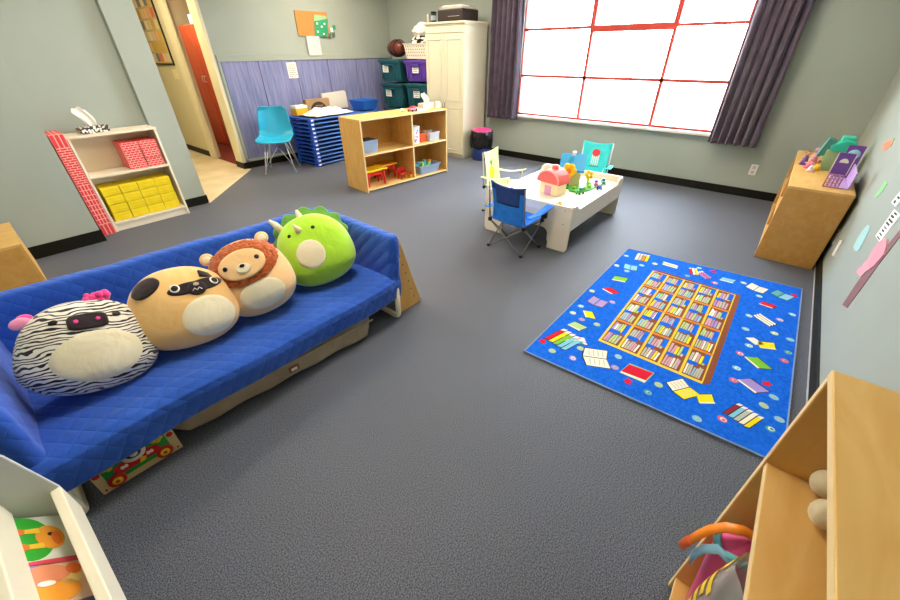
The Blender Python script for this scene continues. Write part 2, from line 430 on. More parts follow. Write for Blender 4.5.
# tissue box, damask, on bookcase
dam = M('black_white_damask', '#dddddd', .6); nt, N, L, bs = nodes(dam)
v = coords(dam); vo = N.new('ShaderNodeTexVoronoi'); vo.inputs['Scale'].default_value = 42; L.new(v, vo.inputs['Vector'])
r = N.new('ShaderNodeValToRGB'); r.color_ramp.elements[0].position = .42; r.color_ramp.elements[1].position = .5
r.color_ramp.elements[0].color = lin('#eeeae0'); r.color_ramp.elements[1].color = lin('#3b3a3c'); L.new(vo.outputs['Distance'], r.inputs['Fac']); L.new(r.outputs['Color'], bs.inputs['Base Color'])
def tissue_box(name, loc, dims, mat, label, rz=0, h=.12):
    e = E(name, loc, label, 'tissue box', rz)
    b = B(); b.box((0, 0, dims[2]/2), dims, mat, .004); b.out('carton', e)
    def fn(u, t):
        a = (u-.5)*2
        return (a*(.040+.03*t*(1-.4*t)) + .012*math.sin(t*4)-.04*t, .016*math.sin(a*4+t*3)*(1-.3*t), dims[2]-.004+h*t*(1-.18*a*a)+.008*math.sin(a*7))
    b = B(); b.grid(20, 10, fn, M('tissue', '#f3efe4', .9)); b.out('tissue', e, solid=.002)
    return e
tissue_box('tissue_box', (.80, 5.30, .951), (.23, .12, .06), dam, 'black and white patterned tissue box on top of the cream bookcase', R(8), .17)

# ------------------------------------------------------------------ low wooden bench at the far left
e = E('wooden_bench', (-.585, 4.22, 0), 'low birch unit against the left wall behind the blue couch', 'low shelf')
b = B(); b.bb((-.41, 0, .37), (.47, .70, .39), birch, .002); b.out('top', e)
b = B(); b.bb((-.40, .0, .0), (.45, .02, .37), maple, .002); b.out('front_panel', e)
b = B(); b.bb((.45, .0, 0), (.468, .70, .37), birch_v, .002); b.out('side_panel', e)
b = B(); b.bb((-.41, .0, 0), (-.40, .70, .37), birch_v, .002); b.out('side_panel', e)

# ------------------------------------------------------------------ blue couch
quilt = M('blue_quilt', '#2a5cc4', .75, spec=.25, sheen=.2)
nt, N, L, bs = nodes(quilt)
tc = N.new('ShaderNodeTexCoord'); sp = N.new('ShaderNodeSeparateXYZ'); L.new(tc.outputs['Object'], sp.inputs[0])
def mth(op, a, bb=None):
    q = N.new('ShaderNodeMath'); q.operation = op
    for i, x in enumerate((a, bb)):
        if x is None: continue
        if isinstance(x, (int, float)): q.inputs[i].default_value = x
        else: L.new(x, q.inputs[i])
    return q.outputs[0]
yz = mth('ADD', sp.outputs[1], sp.outputs[2])
a1 = mth('MULTIPLY', mth('ADD', sp.outputs[0], mth('MULTIPLY', yz, .75)), 42)
a2 = mth('MULTIPLY', mth('SUBTRACT', sp.outputs[0], mth('MULTIPLY', yz, .75)), 42)
hq = mth('POWER', mth('MULTIPLY', mth('ABSOLUTE', mth('SINE', a1)), mth('ABSOLUTE', mth('SINE', a2))), .45)
nn = N.new('ShaderNodeTexNoise'); nn.inputs['Scale'].default_value = 7; nn.inputs['Detail'].default_value = 4; L.new(tc.outputs['Object'], nn.inputs['Vector'])
hh = mth('ADD', mth('MULTIPLY', hq, .35), mth('MULTIPLY', nn.outputs['Fac'], 1.3))
bp = N.new('ShaderNodeBump'); bp.inputs['Strength'].default_value = .55; bp.inputs['Distance'].default_value = .02
L.new(hh, bp.inputs['Height']); L.new(bp.outputs['Normal'], bs.inputs['Normal'])
SX0, SX1, SF, SB = -.42, 1.46, 1.66, 2.58
e = E('couch', (0, 0, 0), 'low blue quilted couch with cream tube legs carrying four round plush toys', 'couch')
def ruf(x, y, z, a=.005): return a*math.sin(x*9+z*5)+a*.6*math.sin(x*23+y*17)+a*.4*math.sin(z*31+x*5)
# seat: profile from the back down over the front edge
prof = [(2.50, .30), (2.38, .315), (2.2, .325), (2.0, .335), (1.85, .345), (1.74, .347), (1.685, .340), (1.655, .318), (1.648, .285), (1.652, .24), (1.660, .185), (1.672, .183), (1.68, .24), (1.70, .27), (2.50, .26)]
def seat(u, t):
    k = t*(len(prof)-1); i = min(int(k), len(prof)-2); f = k-i
    y = prof[i][0]*(1-f)+prof[i+1][0]*f; z = prof[i][1]*(1-f)+prof[i+1][1]*f
    x = SX0+.02+(SX1-SX0-.04)*u
    z += .008*math.sin(u*PI*2.3) * (1 if z > .25 else .4) - .012*math.sin(u*PI)*(1 if 1.75 < y < 2.4 else 0)
    return (x, y+ruf(x, 0, z, .004), z+ruf(x, y, 0, .003))
b = B(); b.grid(90, 84, seat, quilt)
for X_ in (SX0+.02, SX1-.02): pass
b.out('seat_cushion', e)
# backrest and arms: rounded slabs
def slab(p0, p1, zb, zt, th, name, lean=(0, 0), sag=0):
    p0 = Vector((*p0, 0)); p1 = Vector((*p1, 0)); d = (p1-p0); Ln = d.length; d.normalize(); nrm = Vector((-d.y, d.x, 0))
    def fn(u, t):
        a = t*2*PI
        # superellipse section
        cs, sn = math.cos(a), math.sin(a)
        px = math.copysign(abs(cs)**.45, cs)*th/2; pz = math.copysign(abs(sn)**.3, sn)*(zt-zb)/2
        uu = u*Ln; cap = min(1, min(u, 1-u)*Ln/.035); s = .35+.65*math.sqrt(max(0, 1-(1-cap)**2))
        px *= s
        zz = (zb+zt)/2+pz*(.93+.07*s); h = (zz-zb)/(zt-zb)
        q = p0+d*uu+nrm*(px+lean[0]*h)+Vector((0, 0, zz - sag*math.sin(u*PI)*h))
        w = ruf(q.x, q.y, q.z, .004); return (q.x+nrm.x*w, q.y+nrm.y*w, q.z+w*.5)
    b = B(); n = 90 if Ln > 1 else 50
    b.grid(n, 48, fn, quilt)
    i = 0
    bmesh.ops.remove_doubles(b.bm, verts=b.bm.verts[:], dist=.0004)
    bmesh.ops.holes_fill(b.bm, edges=[q for q in b.bm.edges if q.is_boundary])
    return b.out(name, e)
slab((SX0+.03, 2.62), (SX1-.03, 2.46), .20, .64, .10, 'backrest', (.04, 0), .01)
slab((SX1-.045, 1.66), (SX1-.045, 2.53), .19, .635, .085, 'armrest', (-.02, 0))
slab((SX0+.045, 2.62), (SX0+.045, 1.69), .19, .62, .085, 'armrest', (0, 0))
pvc = M('cream_plastic_tube', '#e2dcc6', .35)
for x, sgn in ((SX0+.05, 1), (SX1-.05, -1)):
    b = B(); y0, y1 = 1.675, 2.44
    pts = [(x, y0, .30), (x, y0, .06)]+[(x, y0+.04*(1-math.cos(a)), .06-.04*math.sin(a)) for a in (.4, .8, 1.2, 1.57)]
    pts += [(x, y1-.04, .02)]+[(x, y1-.04*(1-math.sin(a)), .02+.04*(1-math.cos(a))) for a in (.4, .8, 1.2, 1.57)]+[(x, y1, .3)]
    b.tube(pts, .019, pvc, 12); b.out('leg_frame', e)
b = B()
for y in (1.71, 2.40): b.tube([(SX0+.05, y, .24), (SX1-.05, y, .24)], .018, pvc, 12)
b.out('seat_frame', e)

# peg-holed wooden wedge beside the couch
e = E('wooden_rack', (1.47, 1.72, 0), 'slanted birch rack with peg holes standing against the right end of the couch', 'rack')
for y in (0.0, .62):
    b = B(); b.prism([(.0, 0), (.215, 0), (.04, .54 if y else .585), (.0, .55 if y else .60)], 1, y, y+.018, birch_v, bev=.002)
    o = b.out('side_panel', e)
    b = B()
    for k in range(6):
        t = .14+k*.13; b.cyl((.205-.155*t-.045, y-.0012, .57*t), (.205-.155*t-.045, y+.002, .57*t), .005, M('peg_hole', '#5a3f20', .8), n=10)
    b.out('peg_hole', o)
b = B(); b.prism([(.185, .03), (.2, .03), (.05, .52), (.035, .52)], 1, .018, .62, birch, bev=.001); b.out('sloping_board', e)

# ------------------------------------------------------------------ underbed bin and painted toy under the couch
binm = M('translucent_grey_bin', '#a0927e', .35, spec=.5)
nt, N, L, bs = nodes(binm); 
vary(binm, '#94866f', '#b1a48f', 6, bump=.25, dist=.01)
e = E('storage_bag', (.62, 1.93, 0), 'long grey-tan underbed storage bag with handle under the blue couch', 'storage bag', rz=R(-5))
def bag(u, t):
    a = t*2*PI; cs, sn = math.cos(a), math.sin(a)
    px = math.copysign(abs(cs)**.35, cs)*.20; pz = math.copysign(abs(sn)**.45, sn)*.075
    x = (u-.5)*1.18; k = 1-max(0, abs(u-.5)*2-.9)*3
    return (x+.01*math.sin(a*5), px*k*(1-.1*(pz/.075))+.006*math.sin(x*22+a*2), .078+pz*k+.005*math.sin(x*15)*(1 if pz > 0 else 0))
b = B(); b.grid(60, 32, bag, binm); bmesh.ops.holes_fill(b.bm, edges=[q for q in b.bm.edges if q.is_boundary]); b.out('bag_body', e)
b = B(); b.tube([((u/20-.5)*1.16, -.208, .125+.003*math.sin(u)) for u in range(21)], .006, M('bag_piping', '#b8ab96', .5)); b.out('piping', e)
b = B(); b.box((.02, -.212, .075), (.06, .006, .04), M('tan_label', '#8b5a3c', .6), .002); b.box((.02, -.2165, .075), (.035, .004, .018), paper); b.out('label_patch', e)
e = E('painted_toy', (-.145, 1.735, 0), 'painted wooden toy crate with red wheels under the couch', 'toy'); e.scale = (1.08, 1.08, 1.08)
b = B(); b.box((0, .11, .09), (.29, .24, .176), M('pale_pine', '#d9bd86', .5), .004); b.out('box', e)
toyg = M('toy_green', '#1f9a42', .5); toyr = M('toy_red', '#d02222', .5); toyy = M('toy_yellow', '#f3cf1d', .5); toyw = M('toy_white', '#f2efe2', .5); toyk = M('toy_black', '#1a1a1a', .5)
b = B(); b.box((0, -.0115, .10), (.225, .003, .125), toyg)
b.prism([(-.085, .06), (.085, .06), (.075, .10), (.04, .115), (-.04, .115), (-.075, .10)], 1, -.0148, -.013, toyr)
b.cyl((0, -.0148, .125), (0, -.016, .125), .042, toyw, n=28); b.cyl((0, -.016, .128), (0, -.0172, .128), .027, toyk, n=24); b.cyl((0, -.0172, .122), (0, -.0184, .122), .014, toyw, n=24)
for sx in (-1, 1):
    for dx, dz in ((0, 0), (.012, .012), (-.014, .01), (0, .022)): b.cyl((sx*.085+dx, -.0148, .115+dz), (sx*.085+dx, -.016, .115+dz), .011, toyy, n=14)
    b.cyl((sx*.128, -.0105, .11), (sx*.128, -.013, .11), .012, toyr, n=18)
    b.prism([(sx*.045+.013*math.cos(a), .085+.013*math.sin(a)*(1 if j % 2 else .45)) for j, a in enumerate([i*PI/4 for i in range(8)])], 1, -.0165, -.0148, toyw)
    b.cyl((sx*.13, -.0105, .155), (sx*.13, -.012, .155), .004, toyk, n=10); b.cyl((sx*.13, -.0105, .022), (sx*.13, -.012, .022), .004, toyk, n=10)
b.prism([(.0, .06), (.012, .085), (.03, .075), (.018, .06)], 1, -.0165, -.0148, toyy)
b.out('painted_scene', e)
for sx in (-1, 1):
    b = B(); b.cyl((sx*.085, -.013, .045), (sx*.085, -.022, .045), .03, toyr, n=28); b.cyl((sx*.085, -.022, .045), (sx*.085, -.025, .045), .017, toyy, n=24); b.cyl((sx*.085, -.025, .045), (sx*.085, -.027, .045), .007, toyr, n=18)
    b.out('wheel', e)

# ------------------------------------------------------------------ plush toys
class Plush:
    def __init__(s, name, loc, abc, rot, mat, label, p=2.35, taper=.13):
        s.a, s.b, s.c = abc; s.p = p; s.tp = taper
        s.e = E(name, loc, label, 'plush toy', rot=rot)
        b = B()
        def fn(u, t):
            ph = (t-.5)*PI*.9999; th = u*2*PI
            return s.surf(th, ph)
        b.grid(64, 40, fn, mat, wrap=True)
        bmesh.ops.remove_doubles(b.bm, verts=b.bm.verts[:], dist=.0005)
        s.body = b.out('body', s.e, smooth=True)
    def sc(s, z):
        q = z/s.c; return 1-s.tp*q-.08*max(0, -q-.55)*2
    def surf(s, th, ph):
        e = 2/s.p
        def pw(x): return math.copysign(abs(x)**e, x)
        z = s.c*pw(math.sin(ph)); k = s.sc(z)
        w = 1+.012*math.sin(th*3+z*20)
        return Vector((s.a*pw(math.cos(ph))*pw(math.cos(th))*k*w, s.b*pw(math.cos(ph))*pw(math.sin(th))*k*w, z+s.c))
    def yf(s, x, z):
        """front y on the surface for local x,z (z measured from the centre)"""
        k = s.sc(z)
        q = 1-abs(z/s.c)**s.p
        if q <= 0: return 0
        th = 1-(abs(x/(s.a*k))**s.p)/q if q > 0 else 0
        return -s.b*k*(max(th, 0)*q)**(1/s.p)
    def patch(s, name, cx, cz, rx, rz, mat, off=.003, rot=0, fn=None, parent=None, inner=0, fuzz=0, n=48, rings=9):
        b = B(); cr, sr = math.cos(rot), math.sin(rot); rr = random.Random(5)
        def f(u, t):
            a = u*2*PI; r = inner+(1-inner)*t
            kx = math.cos(a)*r; kz = math.sin(a)*r
            if fn: g = fn(a); kx *= g; kz *= g
            x = kx*rx; z = kz*rz; x, z = x*cr-z*sr, x*sr+z*cr
            x += cx; z += cz
            y = s.yf(x, z)
            edge = 1 if (t < .93 and (inner == 0 or t > .07)) else -.8
            o = off*edge + (off*.9*math.sin(min(1, max(0, t))*PI) if fuzz or inner else 0)
            if fuzz and edge > 0: o += fuzz*(rr.random()-.4); x += fuzz*(rr.random()-.5); z += fuzz*(rr.random()-.5)
            # push outward roughly along the surface normal
            nx = x/(s.a**2); ny = y/(s.b**2); nz = z/(s.c**2); l = math.sqrt(nx*nx+ny*ny+nz*nz)+1e-9
            return Vector((x+nx/l*o, y+ny/l*o, z+nz/l*o+s.c))
        b.grid(n, rings, f, mat, wrap=True)
        if inner == 0: bmesh.ops.remove_doubles(b.bm, verts=b.bm.verts[:], dist=.0002)
        return b.out(name, parent or s.body if parent else s.e, smooth=True)
    def spot(s, name, x, z, r, mat, flat=.35, rx=None, dz=0, off=0):
        y = s.yf(x, z); n = Vector((x/(s.a**2), y/(s.b**2), z/(s.c**2))).normalized()
        q = Vector((0, -1, 0)).rotation_difference(n).to_matrix().to_4x4()
        b = B(); b.sph((0, 0, 0), (rx or r, r*flat, r), mat, 18, T=Matrix.Translation(Vector((x, y, z+s.c))+n*off) @ q); return b.out(name, s.e)
zeb = M('zebra_plush', '#eeeadc', .95, sheen=.4); nt, N, L, bs = nodes(zeb)
v = coords(zeb, (1, 1, 1)); wv = N.new('ShaderNodeTexWave'); wv.wave_type = 'BANDS'; wv.bands_direction = 'Z'
wv.inputs['Scale'].default_value = 21; wv.inputs['Distortion'].default_value = 13; wv.inputs['Detail'].default_value = 2; wv.inputs['Detail Scale'].default_value = .9
mp = N.new('ShaderNodeMapping'); mp.inputs['Scale'].default_value = (.45, .6, 1); L.new(v, mp.inputs[0]); L.new(mp.outputs[0], wv.inputs['Vector'])
r = N.new('ShaderNodeValToRGB'); r.color_ramp.elements[0].position = .30; r.color_ramp.elements[1].position = .38
r.color_ramp.elements[0].color = lin('#1b1b1d'); r.color_ramp.elements[1].color = lin('#f0ecdf'); L.new(wv.outputs['Fac'], r.inputs['Fac']); L.new(r.outputs['Color'], bs.inputs['Base Color'])
def plushmat(n, c, c2=None): 
    return vary(M(n, c, .95, spec=.15, sheen=.5), c, c2 or c, 7, bump=.45, dist=.035, distort=.6)
belly = plushmat('cream_plush', '#ece3bf', '#f3ecd0'); tanp = plushmat('tan_plush', '#edbf78', '#f3ca88'); darkp = plushmat('dark_brown_plush', '#2a2024')
lionp = plushmat('light_tan_plush', '#f0c58c', '#f5cf9a'); manep = vary(M('rust_mane_plush', '#b3592a', 1, spec=.1, sheen=.4), '#9c461c', '#c96c38', 60, bump=.9, dist=.01)
limep = plushmat('lime_plush', '#a6dc35', '#b2e640'); greenp = plushmat('green_plush', '#5f9a3a', '#6aa544'); hornp = plushmat('ivory_horn', '#ece4c8')
pinkp = plushmat('hot_pink_plush', '#f02f8f', '#ff5aa8'); pinkl = plushmat('pale_pink_plush', '#f29ac4'); eyek = M('stitched_black_eye', '#221c20', .5)
eyew = M('stitched_white_ring', '#f4f0e6', .8)
SZ = .345
# zebra
P = Plush('plush_toy', (-.115, 1.965, SZ-.005), (.232, .155, .205), (R(-28), R(15), R(-4)), zeb, 'zebra-striped round plush toy with pink tufts, nearest the left end of the blue couch')
P.patch('belly_patch', .015, -.045, .155, .112, belly, .004)
P.patch('muzzle', .005, .102, .068, .033, darkp, .012, fn=lambda a: 1/(abs(math.cos(a))**4+abs(math.sin(a))**4)**.25)
for x in (-.03, .036): P.spot('nostril', x, .105, .008, pinkp, .5, off=.012)
for x in (-.095, .10): P.spot('eye', x, .118, .012, eyek, .4, rx=.015, off=.003)
for x, m_ in ((-.19, pinkl), (.125, None)):
    b = B()
    if m_: 
        b.sph((x+.005, -.03, .345), (.034, .018, .024), m_, 20, rot=(0, R(-20), 0)); b.sph((x+.02, -.02, .365), (.024, .016, .016), pinkp, 16)
        b.out('ear', P.e)
    else:
        rr = random.Random(2)
        for k in range(26):
            b.sph((.055+rr.uniform(-.038, .038), -.02+rr.uniform(-.02, .02), .402+rr.uniform(-.015, .03)), rr.uniform(.010, .017), pinkp, 8)
        b.out('tuft', P.e)
# pug
P = Plush('plush_toy', (.29, 1.96, SZ-.005), (.235, .155, .205), (R(-28), R(5), R(-10)), tanp, 'tan pug plush toy with dark eye mask, between the zebra and lion plush')
P.patch('belly_patch', .085, -.07, .122, .105, belly, .004)
P.patch('eye_mask', .07, .085, .125, .044, darkp, .005, fn=lambda a: .60+.42*abs(math.cos(a))**1.3, rot=R(3))
P.patch('muzzle', .07, .072, .042, .034, darkp, .010)
for x in (-.015, .150):
    P.spot('eye', x, .092, .021, eyew, .3, off=.005); P.spot('pupil', x, .092, .015, eyek, .5, off=.008)
P.spot('nose', .07, .090, .009, M('nose_grey', '#b9a99a', .6), .5, rx=.013, off=.012)
b = B(); b.tube([(.07-.02+i*.005, P.yf(.07, .07)-.0145, .07+.205+.006*math.cos(i*PI/2)*-1) for i in range(9)], .0022, eyew, 6); b.out('mouth', P.e)
P.patch('ear', -.125, .118, .068, .036, darkp, .013, rot=R(32), fn=lambda a: 1+.12*math.cos(a))
b = B(); b.grid(14, 10, lambda u, t: (.10+u*.05, P.yf(.10+u*.05, .15-.02*t)-.008, .205+.160-.03*u-.03*t*(1-.4*u)), darkp); b.out('ear', P.e, solid=.012, smooth=True)
# lion
P = Plush('plush_toy', (.695, 1.96, SZ-.005), (.21, .155, .215), (R(-26), R(-12), R(-19)), lionp, 'lion plush toy with curly rust mane, between the pug and the green dinosaur plush')
P.patch('belly_patch', .02, -.10, .125, .085, belly, .004)
P.patch('mane', .0, .085, .198, .125, manep, .007, fuzz=.008, n=110, rings=30)
P.patch('face', .0, .075, .122, .078, lionp, .026)
P.patch('muzzle', .0, .055, .035, .025, belly, .034)
P.spot('nose', .0, .066, .009, eyek, .6, rx=.013, off=.036)
for x in (-.075, .075): P.spot('eye', x, .082, .0125, eyek, .4, off=.028)
for x in (-.155, .145):
    b = B(); b.sph((x, -.02, .395), (.036, .016, .034), lionp, 20); b.sph((x, -.034, .393), (.022, .006, .02), belly, 16); b.out('ear', P.e)
# dinosaur
P = Plush('plush_toy', (1.11, 1.97, SZ-.005), (.235, .16, .225), (R(-26), R(-14), R(-28)), limep, 'lime green three-horned dinosaur plush toy beside the right arm of the couch')
P.patch('belly_patch', -.02, -.02, .092, .092, belly, .004)
for x in (-.095, .055): P.spot('eye', x, .125, .012, eyek, .4)
b = B(); y = P.yf(-.03, .14); b.tube([(-.03, y+.01, .14+.215), (-.034, y-.02, .375), (-.04, y-.04, .405)], .02, hornp, 14, rs=[.024, .016, .003]); b.out('horn', P.e)
for x, dx in ((-.135, -.02), (.0, -.0)):
    b = B(); b.tube([(x, -.01, .405), (x+dx, -.02, .455), (x+dx*2, -.03, .49)], .02, hornp, 14, rs=[.024, .019, .008]); b.out('horn', P.e)
b = B(); b.grid(50, 5, lambda u, t: ((.195+.04*t*(1+.3*math.sin(u*PI*2*7)))*math.cos(-.2+u*(PI+.4)), .035+.02*t, .30+(.150+.045*t*(1+.3*math.sin(u*PI*2*7)))*math.sin(-.2+u*(PI+.4))), greenp); b.out('frill', P.e, solid=.014)

# ------------------------------------------------------------------ book display rack, bottom left
e = E('book_display_rack', (-.312, 1.47, 0), 'cream tiered book display rack at the near end of the blue couch', 'book rack', rz=R(2.8))
rk = M('rack_cream', '#ece6cf', .4); rkg = M('rack_shaded_panel', '#bfc5c4', .5)  # grey copy: shade on the pale panels is put into the colour
for y in (-.018, -1.0):
    b = B(); b.prism([(-.33, .0), (-.25, .10), (-.06, .24), (-.01, .27), (-.005, .39), (-.04, .60), (-.11, .80), (-.20, .95), (-.42, .95), (-.42, 0)], 1, y, y+.018, rkg if y > -.5 else rk, bev=.002); b.out('side_panel', e)
for k, (x, z) in enumerate(((0, .27), (-.115, .40), (-.23, .66))):
    b = B(); b.bb((x-.03, -.982, z), (x-.002, -.018, z+.13), rk, .004); b.out('front_rail', e)
    b = B(); b.bb((x-.11, -.982, z-.01), (x-.03, -.018, z+.006), rk, .002); b.out('tray', e)
    b = B(); b.prism([(x-.11, z), (x-.118, z), (x-.19, z+.26), (x-.182, z+.26)], 1, -.982, -.018, rkg); b.out('sloping_back', e)
def book(loc, w, h, th, cover, label, deco, rot):
    e2 = E('picture_book', loc, label, 'book', rot=rot)
    b = B(); b.bb((0, 0, 0), (w, h, .0015), cover); b.bb((0, 0, th-.0015), (w, h, .0+th), cover); b.bb((0, 0, 0), (.002, h, th), cover); b.out('cover', e2)
    b = B(); b.bb((.002, .003, .0016), (w-.003, h-.003, th-.0016), M('page_block', '#cfa878', .8)); b.out('pages', e2)
    b = B(); deco(b, w, h, th); b.out('cover_art', e2)
def dk(b, pts, m, z): b.prism(pts, 2, z, z+.0006, m)
def ell(cx, cy, rx, ry, n=28, a0=0, a1=2*PI): return [(cx+rx*math.cos(a0+(a1-a0)*i/n), cy+ry*math.sin(a0+(a1-a0)*i/n)) for i in range(n)]
# local axes of each book: x runs across (towards +Y in the room), y runs up the slope, z out of the cover
def bookrot():
    return None
def deco1(b, w, h, th):
    dk(b, [(0.002, .002), (w-.002, .002), (w-.002, h-.002), (.002, h-.002)], M('sky_cover', '#e4f0ee', .35), th)
    dk(b, ell(w*.52, h*.62, w*.47, h*.37), M('green_disc', '#35b53c', .35), th+.0007)
    dk(b, ell(w*.50, h*.30, w*.26, h*.20), M('orange_bird', '#f4a63a', .35), th+.0014)
    for x in (.33, .66):
        dk(b, [(w*x-.012, h*.42), (w*x+.012, h*.42), (w*x+.008, h*.72), (w*x-.008, h*.72)], M('yellow_leg', '#f7cf3c', .35), th+.0021)
        dk(b, ell(w*x, h*.74, .016, .022), M('orange_foot', '#ea7a35', .35), th+.0028)
    dk(b, ell(w*.56, h*.28, .008, .008), toyk, th+.0021); dk(b, ell(w*.46, h*.22, .03, .012), M('orange_foot', '#ea7a35'), th+.0028)
    for k in range(3): dk(b, [(w*.34, h*(.88-.02*k)), (w*.66, h*(.88-.02*k)), (w*.66, h*(.885-.02*k)), (w*.34, h*(.885-.02*k))], paper, th+.0014)
def deco2(b, w, h, th):
    dk(b, [(0.002, .002), (w-.002, .002), (w-.002, h-.002), (.002, h-.002)], M('cover_peach', '#e6c9b6', .35), th)
    dk(b, [(0.002, h*.72), (w-.002, h*.6), (w-.002, h-.002), (.002, h-.002)], M('cover_lilac', '#b596c6', .35), th+.0007)
    dk(b, [(0.002, .002), (w*.2, .002), (w*.12, h*.98), (.002, h-.002)], M('cover_navy', '#5a5590', .35), th+.0014)
    dk(b, ell(w*.42, h*.5, w*.2, h*.32), M('orange_bird', '#f4a63a'), th+.0021); dk(b, ell(w*.72, h*.55, w*.17, h*.3), M('cover_salmon', '#e08f6c', .35), th+.0028)
    dk(b, ell(w*.62, h*.28, w*.14, h*.16), M('cover_lemon', '#efe08a', .35), th+.0021); dk(b, ell(w*.75, h*.2, .022, .018), M('orange_foot', '#ea7a35'), th+.0035)
    dk(b, ell(w*.55, h*.6, .01, .02), paper, th+.0042)
    dk(b, [(w*.88, 0.004), (w-.003, .004), (w-.003, h-.003), (w*.94, h-.003)], M('cover_red', '#cf4455', .35), th+.0035)
    for i in range(4): dk(b, [(w*.1, h*(.50+.1*i)), (w*.17, h*(.50+.1*i)), (w*.17, h*(.56+.1*i)), (w*.1, h*(.57+.1*i))], M('cover_lemon', '#efe08a'), th+.0035)
    for i in range(3): dk(b, [(w*.21, h*(.62+.1*i)), (w*.27, h*(.62+.1*i)), (w*.27, h*(.68+.1*i)), (w*.21, h*(.69+.1*i))], M('cover_lemon', '#efe08a'), th+.0035)
tl = math.atan2(.26, -.075)   # slope of the backs in the local xz plane of the rack
RZ = Matrix.Rotation(R(2.8), 4, 'Z')
def place_book(xl, yl, zl, w, h, th, cover, label, deco, lean):
    # book local frame: x -> +Y(rack), y -> up slope, z -> outwards
    up = Vector((-math.sin(lean), 0, math.cos(lean))); ac = Vector((0, 1, 0)); outw = ac.cross(up)
    Mx = Matrix((ac, up, outw)).transposed().to_4x4()
    Wm = Matrix.Translation((-.312, 1.47, 0)) @ RZ @ Matrix.Translation((xl, yl, zl)) @ Mx
    n0 = len(bpy.data.objects)
    book((0, 0, 0), w, h, th, cover, label, deco, (0, 0, 0))
    root = [o for o in bpy.data.objects if o.get('label') == label][0]
    root.location = Wm.to_translation(); root.rotation_euler = Wm.to_euler()
place_book(-.058, -.232, .282, .210, .175, .012, M('book_cover_green', '#dfeee8', .35), 'picture book with a green disc and orange bird cover in the book rack', deco1, R(38))
place_book(-.062, -.450, .282, .212, .175, .026, M('book_cover_navy', '#4d4a80', .35), 'thick storybook with orange, lilac and navy cover nearest the camera in the book rack', deco2, R(38))
# books in the upper tray
place_book(-.187, -.42, .407, .20, .20, .012, M('teal_cover', '#2f8c92', .4), 'teal book in the upper tray of the book rack', lambda b, w, h, th: dk(b, [(w*.2, h*.3), (w*.8, h*.3), (w*.8, h*.7), (w*.2, h*.7)], M('cover_lemon', '#efe08a'), th), R(30))
place_book(-.187, -.68, .407, .20, .20, .012, M('rose_cover', '#c98d86', .4), 'rose coloured book in the upper tray of the book rack', lambda b, w, h, th: dk(b, [(w*.2, h*.3), (w*.8, h*.3), (w*.8, h*.7), (w*.2, h*.7)], M('cover_lemon', '#efe08a'), th), R(30))

# ------------------------------------------------------------------ rug
A_, B_, C_, D_ = (1.67, .80), (3.58, .79), (3.71, -.515), (1.74, -.515)
rug_b = vary(M('rug_blue', '#1566dc', .95, spec=.1), '#0f5cd0', '#1f70ea', 60)
RG = B()
b = RG; b.prism([A_, B_, C_, D_], 2, .001, .010, rug_b)
cur = B()
edge = M('rug_binding', '#7f96b8', .9)
def strip(p, q, wd=.004):
    p = Vector((*p, 0)); q = Vector((*q, 0)); d = (q-p).normalized(); n = Vector((-d.y, d.x, 0))*wd
    RG.prism([(p+n).xy[:], (q+n).xy[:], (q-n).xy[:], (p-n).xy[:]], 2, .002, .0125, edge)
for p, q in ((A_, B_), (B_, C_), (C_, D_), (D_, A_)): strip(p, q)
def rc(n, c): return M('rug_'+n, c, .95, spec=.1)
RC = dict(red=rc('red', '#d2213a'), dred=rc('dark_red', '#8c3140'), yel=rc('yellow', '#f0dc1e'), grn=rc('green', '#7cc03a'), cy=rc('cyan', '#7fc4dc'), wh=rc('white', '#ece9d8'), pur=rc('purple', '#a58fd2'), brn=rc('brown', '#8a5236'), pink=rc('pink', '#d85c86'), tan=rc('tan', '#e6c944'), gry=rc('grey', '#b9bcb4'), blk=rc('black', '#23233a'), lg=rc('pale_green', '#aecf8a'), teal=rc('teal', '#3f9fb0'), pale=rc('pale_rose', '#cf9fb0'), org=rc('orange', '#e0862c'))
zl = .0103
def rp(pts, c, lv=0):
    z = zl+.0004*lv
    RG.poly([(x, y, z) for x, y in pts], RC[c])
def ic(cx, cy, ang, pts, c, lv, s=1):
    # icon frame: right = -Y, up = +X
    pts = [(px, py*1.5) for px, py in pts]
    ca, sa = math.cos(ang), math.sin(ang)
    rp([(cx+(px*sa+py*ca)*s, cy-(px*ca-py*sa)*s) for px, py in pts], c, lv)
def closed(cx, cy, ang, c, s=1, w=.09, h=.065, cc='blk'):
    ic(cx, cy, ang, [(-w-.006, -h/2-.012), (w-.03, -h/2-.018), (w+.006, h/2+.004), (-w+.03, h/2+.008)], cc, 0, s*.62)
    ic(cx, cy, ang, [(-w, -h/2), (w-.03, -h/2), (w, h/2), (-w+.03, h/2)], c, 1, s*.62)
    ic(cx, cy, ang, [(-w, -h/2-.010), (w-.03, -h/2-.014), (w-.03, -h/2), (-w, -h/2)], 'wh', 2, s*.62)
def openb(cx, cy, ang, c='wh', s=1, c2=None):
    ic(cx, cy, ang, [(-.085, -.05), (0, -.062), (.085, -.05), (.085, .05), (0, .038), (-.085, .05)], 'blk', 0, s)
    ic(cx, cy, ang, [(-.08, -.045), (-.003, -.056), (-.003, .036), (-.08, .046)], c, 1, s); ic(cx, cy, ang, [(.003, -.056), (.08, -.045), (.08, .046), (.003, .036)], c2 or c, 1, s)
    for k in range(4):
        y = -.032+k*.018
        for x0 in (-.07, .014): ic(cx, cy, ang, [(x0, y), (x0+.055, y), (x0+.055, y+.004), (x0, y+.004)], 'gry', 2, s)
